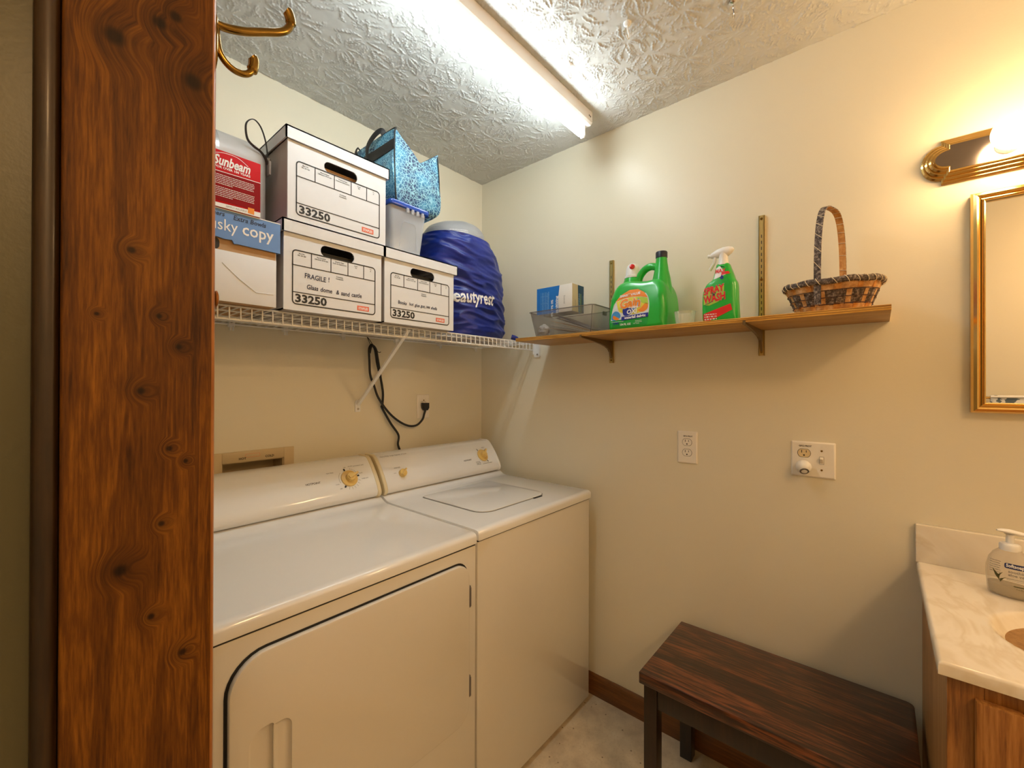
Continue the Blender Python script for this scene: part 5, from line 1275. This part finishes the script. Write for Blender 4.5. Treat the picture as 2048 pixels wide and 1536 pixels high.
# face frame: stile, rails
ff = MB(); ff.box(-.575, -.555, VY0-.045, VY0, .0, .838, .0012); ff.box(-.575, -.555, VY1, VY0-.045, .800, .838, .0012); ff.box(-.575, -.555, VY1, VY0-.045, .09, .13, .0012); ff.box(-.575, -.555, -2.24, -2.195, .13, .80, .0012)
obj('face_frame', ff, 'oak', t)
for y0, y1 in ((VY0-.033, -2.205), (-2.230, VY1+.01)):
    d = MB(); z0d, z1d = .118, .812
    for q in ((y0, y0-.055, z0d, z1d), (y1+.055, y1, z0d, z1d)): d.box(-.594, -.576, q[1], q[0], q[2], q[3], .003)
    dr = obj('door', d, 'oak', t)
    r_ = MB(); r_.box(-.594, -.576, y1+.055, y0-.055, z1d-.055, z1d, .003); r_.box(-.594, -.576, y1+.055, y0-.055, z0d, z0d+.055, .003); obj('door_rail', r_, 'oakh', dr)
    obj('door_panel', MB().box(-.588, -.578, y1+.053, y0-.053, z0d+.053, z1d-.053, .004), 'oak', dr)
    obj('knob', MB().lathe([(.005, -.594), (.006, -.602), (.014, -.608), (.014, -.613), (.0, -.616)], (0, (y1+.028) if y0 > -2 else y0-.028, .70), 16, axis=0), 'oldbrass', dr)
# top with an integral oval bowl
tv = MB(); nx, ny = 110, 190; X0v, X1v, Y0v, Y1v = -.590, -.022, VY1-.01, -1.7225
SCX, SCY, SA, SB_ = -.360, -2.030, .165, .215
def hz(x, y):
    d = math.sqrt(((x-SCX)/SA)**2+((y-SCY)/SB_)**2)
    z = 0
    if d < 1: z = -.110*(1-d**2.2)
    elif d < 1.08: z = -.0
    e = min(x-X0v, Y1v-y, .008)
    if e < .006: z -= .005*(1-e/.006)**2
    return VT+z
def grid(a, b, n, extra): return sorted(set([a+(b-a)*k/n for k in range(n+1)]+extra))
gx = grid(X0v, X1v, nx, [X0v+.0015, X0v+.003, X0v+.006]); gy = grid(Y0v, Y1v, ny, [Y1v-.0015, Y1v-.003, Y1v-.006])
for y in gy:
    for x in gx: tv.v.append((x, y, hz(x, y)))
L_ = len(gx)
for j in range(len(gy)-1):
    for i in range(L_-1): tv.f.append((j*L_+i, j*L_+i+1, (j+1)*L_+i+1, (j+1)*L_+i))
k0 = len(tv.v); zb = .838
bd_ = [j*L_ for j in range(len(gy))]+[(len(gy)-1)*L_+i for i in range(1, L_)]
for idx in bd_: v = tv.v[idx]; tv.v.append((v[0], v[1], zb))
for q in range(len(bd_)-1): tv.f.append((bd_[q], bd_[q+1], k0+q+1, k0+q))
obj('countertop', tv, 'marble', t, angle=60)
obj('backsplash', MB().box(-.0215, -.0005, VY1-.01, -1.7205, .8575, .9625, .003), 'marble', t)
obj('drain', MB().lathe([(.022, .726), (.022, .730), (.016, .731), (.0, .731)], (SCX, SCY, 0), 20), 'chrome', t)
# faucet-free view: the tap stands outside the frame

# ---- soap dispenser
t = thing('soap_dispenser', 'clear pump bottle of hand soap standing on the marble countertop', 'soap dispenser', (-.150, -1.872, VT))
SO = Vector((-.150, -1.874, VT+.0005)); ang = R(-20)
def srings(pf, e=.8):
    out = []
    for a_, b_, h in pf:
        rg_ = []
        for i in range(36):
            th = 2*PI*i/36; c, s = math.cos(th), math.sin(th); px = a_*math.copysign(abs(c)**e, c); py = b_*math.copysign(abs(s)**e, s)
            rg_.append((SO.x+py*math.cos(ang)-px*math.sin(ang), SO.y+py*math.sin(ang)+px*math.cos(ang), SO.z+h))
        out.append(rg_)
    return out
pfb = [(.031, .018, 0), (.0355, .022, .004), (.037, .0235, .020), (.0385, .0245, .045), (.038, .024, .065), (.034, .0215, .084), (.027, .0175, .098), (.0185, .0145, .106), (.0165, .0145, .110), (.0165, .0145, .113)]
sbm = MB().loft(srings(pfb)); obj('bottle', sbm, 'soapglass', t)
obj('soap', MB().loft(srings([(.029, .016, .002), (.0335, .020, .006), (.0350, .0215, .020), (.0355, .0220, .026)])), 'soapliq', t)
pm = obj('pump', MB().lathe([(.0175, .106), (.0175, .118), (.0155, .121), (.007, .123), (.0065, .142), (.0095, .143)], tuple(SO), 22), 'white', t)
hv = Vector((.25, -1, -.12)).normalized()
pts = [SO+Vector((0, 0, .147))-hv*.022, SO+Vector((0, 0, .1485))-hv*.012, SO+Vector((0, 0, .1485)), SO+Vector((0, 0, .147))+hv*.02, SO+Vector((0, 0, .145))+hv*.04, SO+Vector((0, 0, .142))+hv*.052]
q = MB(); rings = []
for p, (a_, b_) in zip(pts, ((.004, .002), (.009, .004), (.0095, .0055), (.008, .005), (.0055, .0042), (.004, .0035))):
    sd_ = hv.cross(Vector((0, 0, 1))).normalized(); rings.append([p+sd_*a_*math.cos(2*PI*k/14)+Vector((0, 0, 1))*b_*math.sin(2*PI*k/14) for k in range(14)])
q.loft(rings); obj('nozzle', q, 'white', pm)
nrm_ = Vector((-math.cos(ang), -math.sin(ang), 0)); rgt = Vector((math.sin(ang)*-1*-1, -math.cos(ang), 0)); rgt = Vector((0, 0, 1)).cross(nrm_)*-1
rgt = nrm_.cross(Vector((0, 0, 1)))*-1
rgt = Vector((0, 0, 1)).cross(nrm_)
LF2 = frame(SO+nrm_*.05, rgt, (0, 0, 1))
def lab3(fn, m_, lift, nm='label_print'):
    q = MB(); fn(q); q = project(q, sbm, -nrm_, lift, .005)
    if q.v: return obj(nm, q, m_, t, angle=80)
lab3(lambda q: poly2(q, LF2, rrect(-.004, .031, .069, .0805, .003, 3), 0), 'navy', .0006)
lab3(lambda q: text(q, LF2, 'Softsoap', .0100, -.0015, .0725, bold=.0003, sx=.80), 'whiteprint', .0012, 'printed_name')
lab3(lambda q: (text(q, LF2, 'soothing', .0085, .002, .060, bold=.0001), text(q, LF2, 'aloe vera', .0085, .002, .0525, bold=.0001), greek(q, LF2, -.028, -.010, .080, 6, .005, .0012, 3), greek(q, LF2, .000, .030, .046, 2, .0035, .0008, 3)), 'grey', .0008, 'printed_text')
for a_, b_, c_2 in (((-.023, .062), (-.016, .050), (-.012, .036)), ((-.006, .058), (-.014, .050), (-.014, .040)), ((.000, .048), (-.008, .044), (-.012, .034))):
    lab3(lambda q: poly2(q, LF2, [a_, (b_[0]+.0035, b_[1]), (c_2[0]+.0015, c_2[1]), (b_[0]-.0025, b_[1]-.002)], 0), 'leafdark', .0009, 'leaf_print')
lab3(lambda q: (poly2(q, LF2, rrect(.010, .028, .030, .0325, .001, 1), 0), text(q, LF2, '7.5 FL OZ', .0045, .014, .024)), 'leafdark', .0009)

# ================================================================== BENCH
BT = .4655
t = thing('bench', 'small dark walnut-stained wooden bench between the washing machine and the vanity', 'bench', (-.21, -1.39, 0))
bt = MB().prism(rrect(-.4035, -.0165, -1.7165, -1.0795, (.004, .004, .02, .02), 4), 2, BT-.034, BT, .0025, 2)
def shear_b(mb):   # the bench stands a degree askew to the wall
    c, s = math.cos(R(-1.0)), math.sin(R(-1.0)); cx, cy = -.2, -1.08
    mb.v = [(cx+(x-cx)*c-(y-cy)*s, cy+(x-cx)*s+(y-cy)*c, z) for x, y, z in mb.v]; return mb
bt = MB().prism(rrect(-.4020, -.0265, -1.7175, -1.0815, (.004, .004, .003, .018), 4), 2, BT-.034, BT, .0025, 2)
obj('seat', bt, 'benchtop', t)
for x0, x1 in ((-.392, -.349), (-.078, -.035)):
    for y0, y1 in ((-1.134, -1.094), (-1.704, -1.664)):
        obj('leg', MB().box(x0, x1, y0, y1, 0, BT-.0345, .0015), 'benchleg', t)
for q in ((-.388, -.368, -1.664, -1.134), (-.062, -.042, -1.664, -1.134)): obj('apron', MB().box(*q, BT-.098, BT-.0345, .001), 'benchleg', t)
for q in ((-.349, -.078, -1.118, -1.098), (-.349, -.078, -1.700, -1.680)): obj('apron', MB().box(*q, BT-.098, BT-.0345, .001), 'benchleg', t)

# ================================================================== HALL SIDE (seen only in the mirror and as light)
t = thing('hall_ceiling_lamp', 'frosted dome ceiling lamp in the hall behind the viewpoint', 'ceiling light', (-1.5, -2.75, 2.34))  # added out of view, warm fill for appliance fronts and lower walls
obj('rim', MB().lathe([(.17, 2.4395), (.17, 2.415), (.155, 2.410)], (-1.5, -2.75, 0), 32), 'brass', t)
obj('dome', MB().lathe([(.153, 2.412), (.145, 2.385), (.11, 2.355), (.06, 2.34), (.0005, 2.336)], (-1.5, -2.75, 0), 32, cap=False), 'halllamp', t)
t = thing('bath_towel', 'grey and white damask towel on a rod, seen in the mirror', 'towel', (-2.06, -2.57, .70))
b = MB(); n = 40; rings = []
for k, (z, dx) in enumerate([(.70, .028), (1.279, .027), (1.291, .022), (1.297, .012), (1.291, .004), (1.279, .000), (.80, .000)]):
    rings.append([(-2.062+dx+.003*math.sin(i*1.3)*(1 if k in (0, 6) else .3), -3.00+.870*i/n, z) for i in range(n+1)])
b.loft(rings, cap=False, closed=False)
tw = obj('cloth', b, 'damask', t); sm = tw.modifiers.new('s', 'SOLIDIFY'); sm.thickness = .003
hm_ = MB().tube([(-2.033, -3.0, 1.288), (-2.033, -2.13, 1.288)], .006, 8); obj('hem', hm_, 'whiteprint', t)
t = thing('towel_rod', 'brass towel rod on the wall facing the mirror, holding the damask towel', 'towel rod', (-2.05, -2.57, 1.25))
obj('rod', MB().tube([(-2.050, -3.06, 1.282), (-2.050, -2.07, 1.282)], .007, 12), 'brass', t)
for y in (-3.05, -2.08): obj('post', MB().lathe([(.02, -2.0995), (.02, -2.092), (.008, -2.088), (.008, -2.046)], (0, y, 1.282), 16, axis=0), 'brass', t)
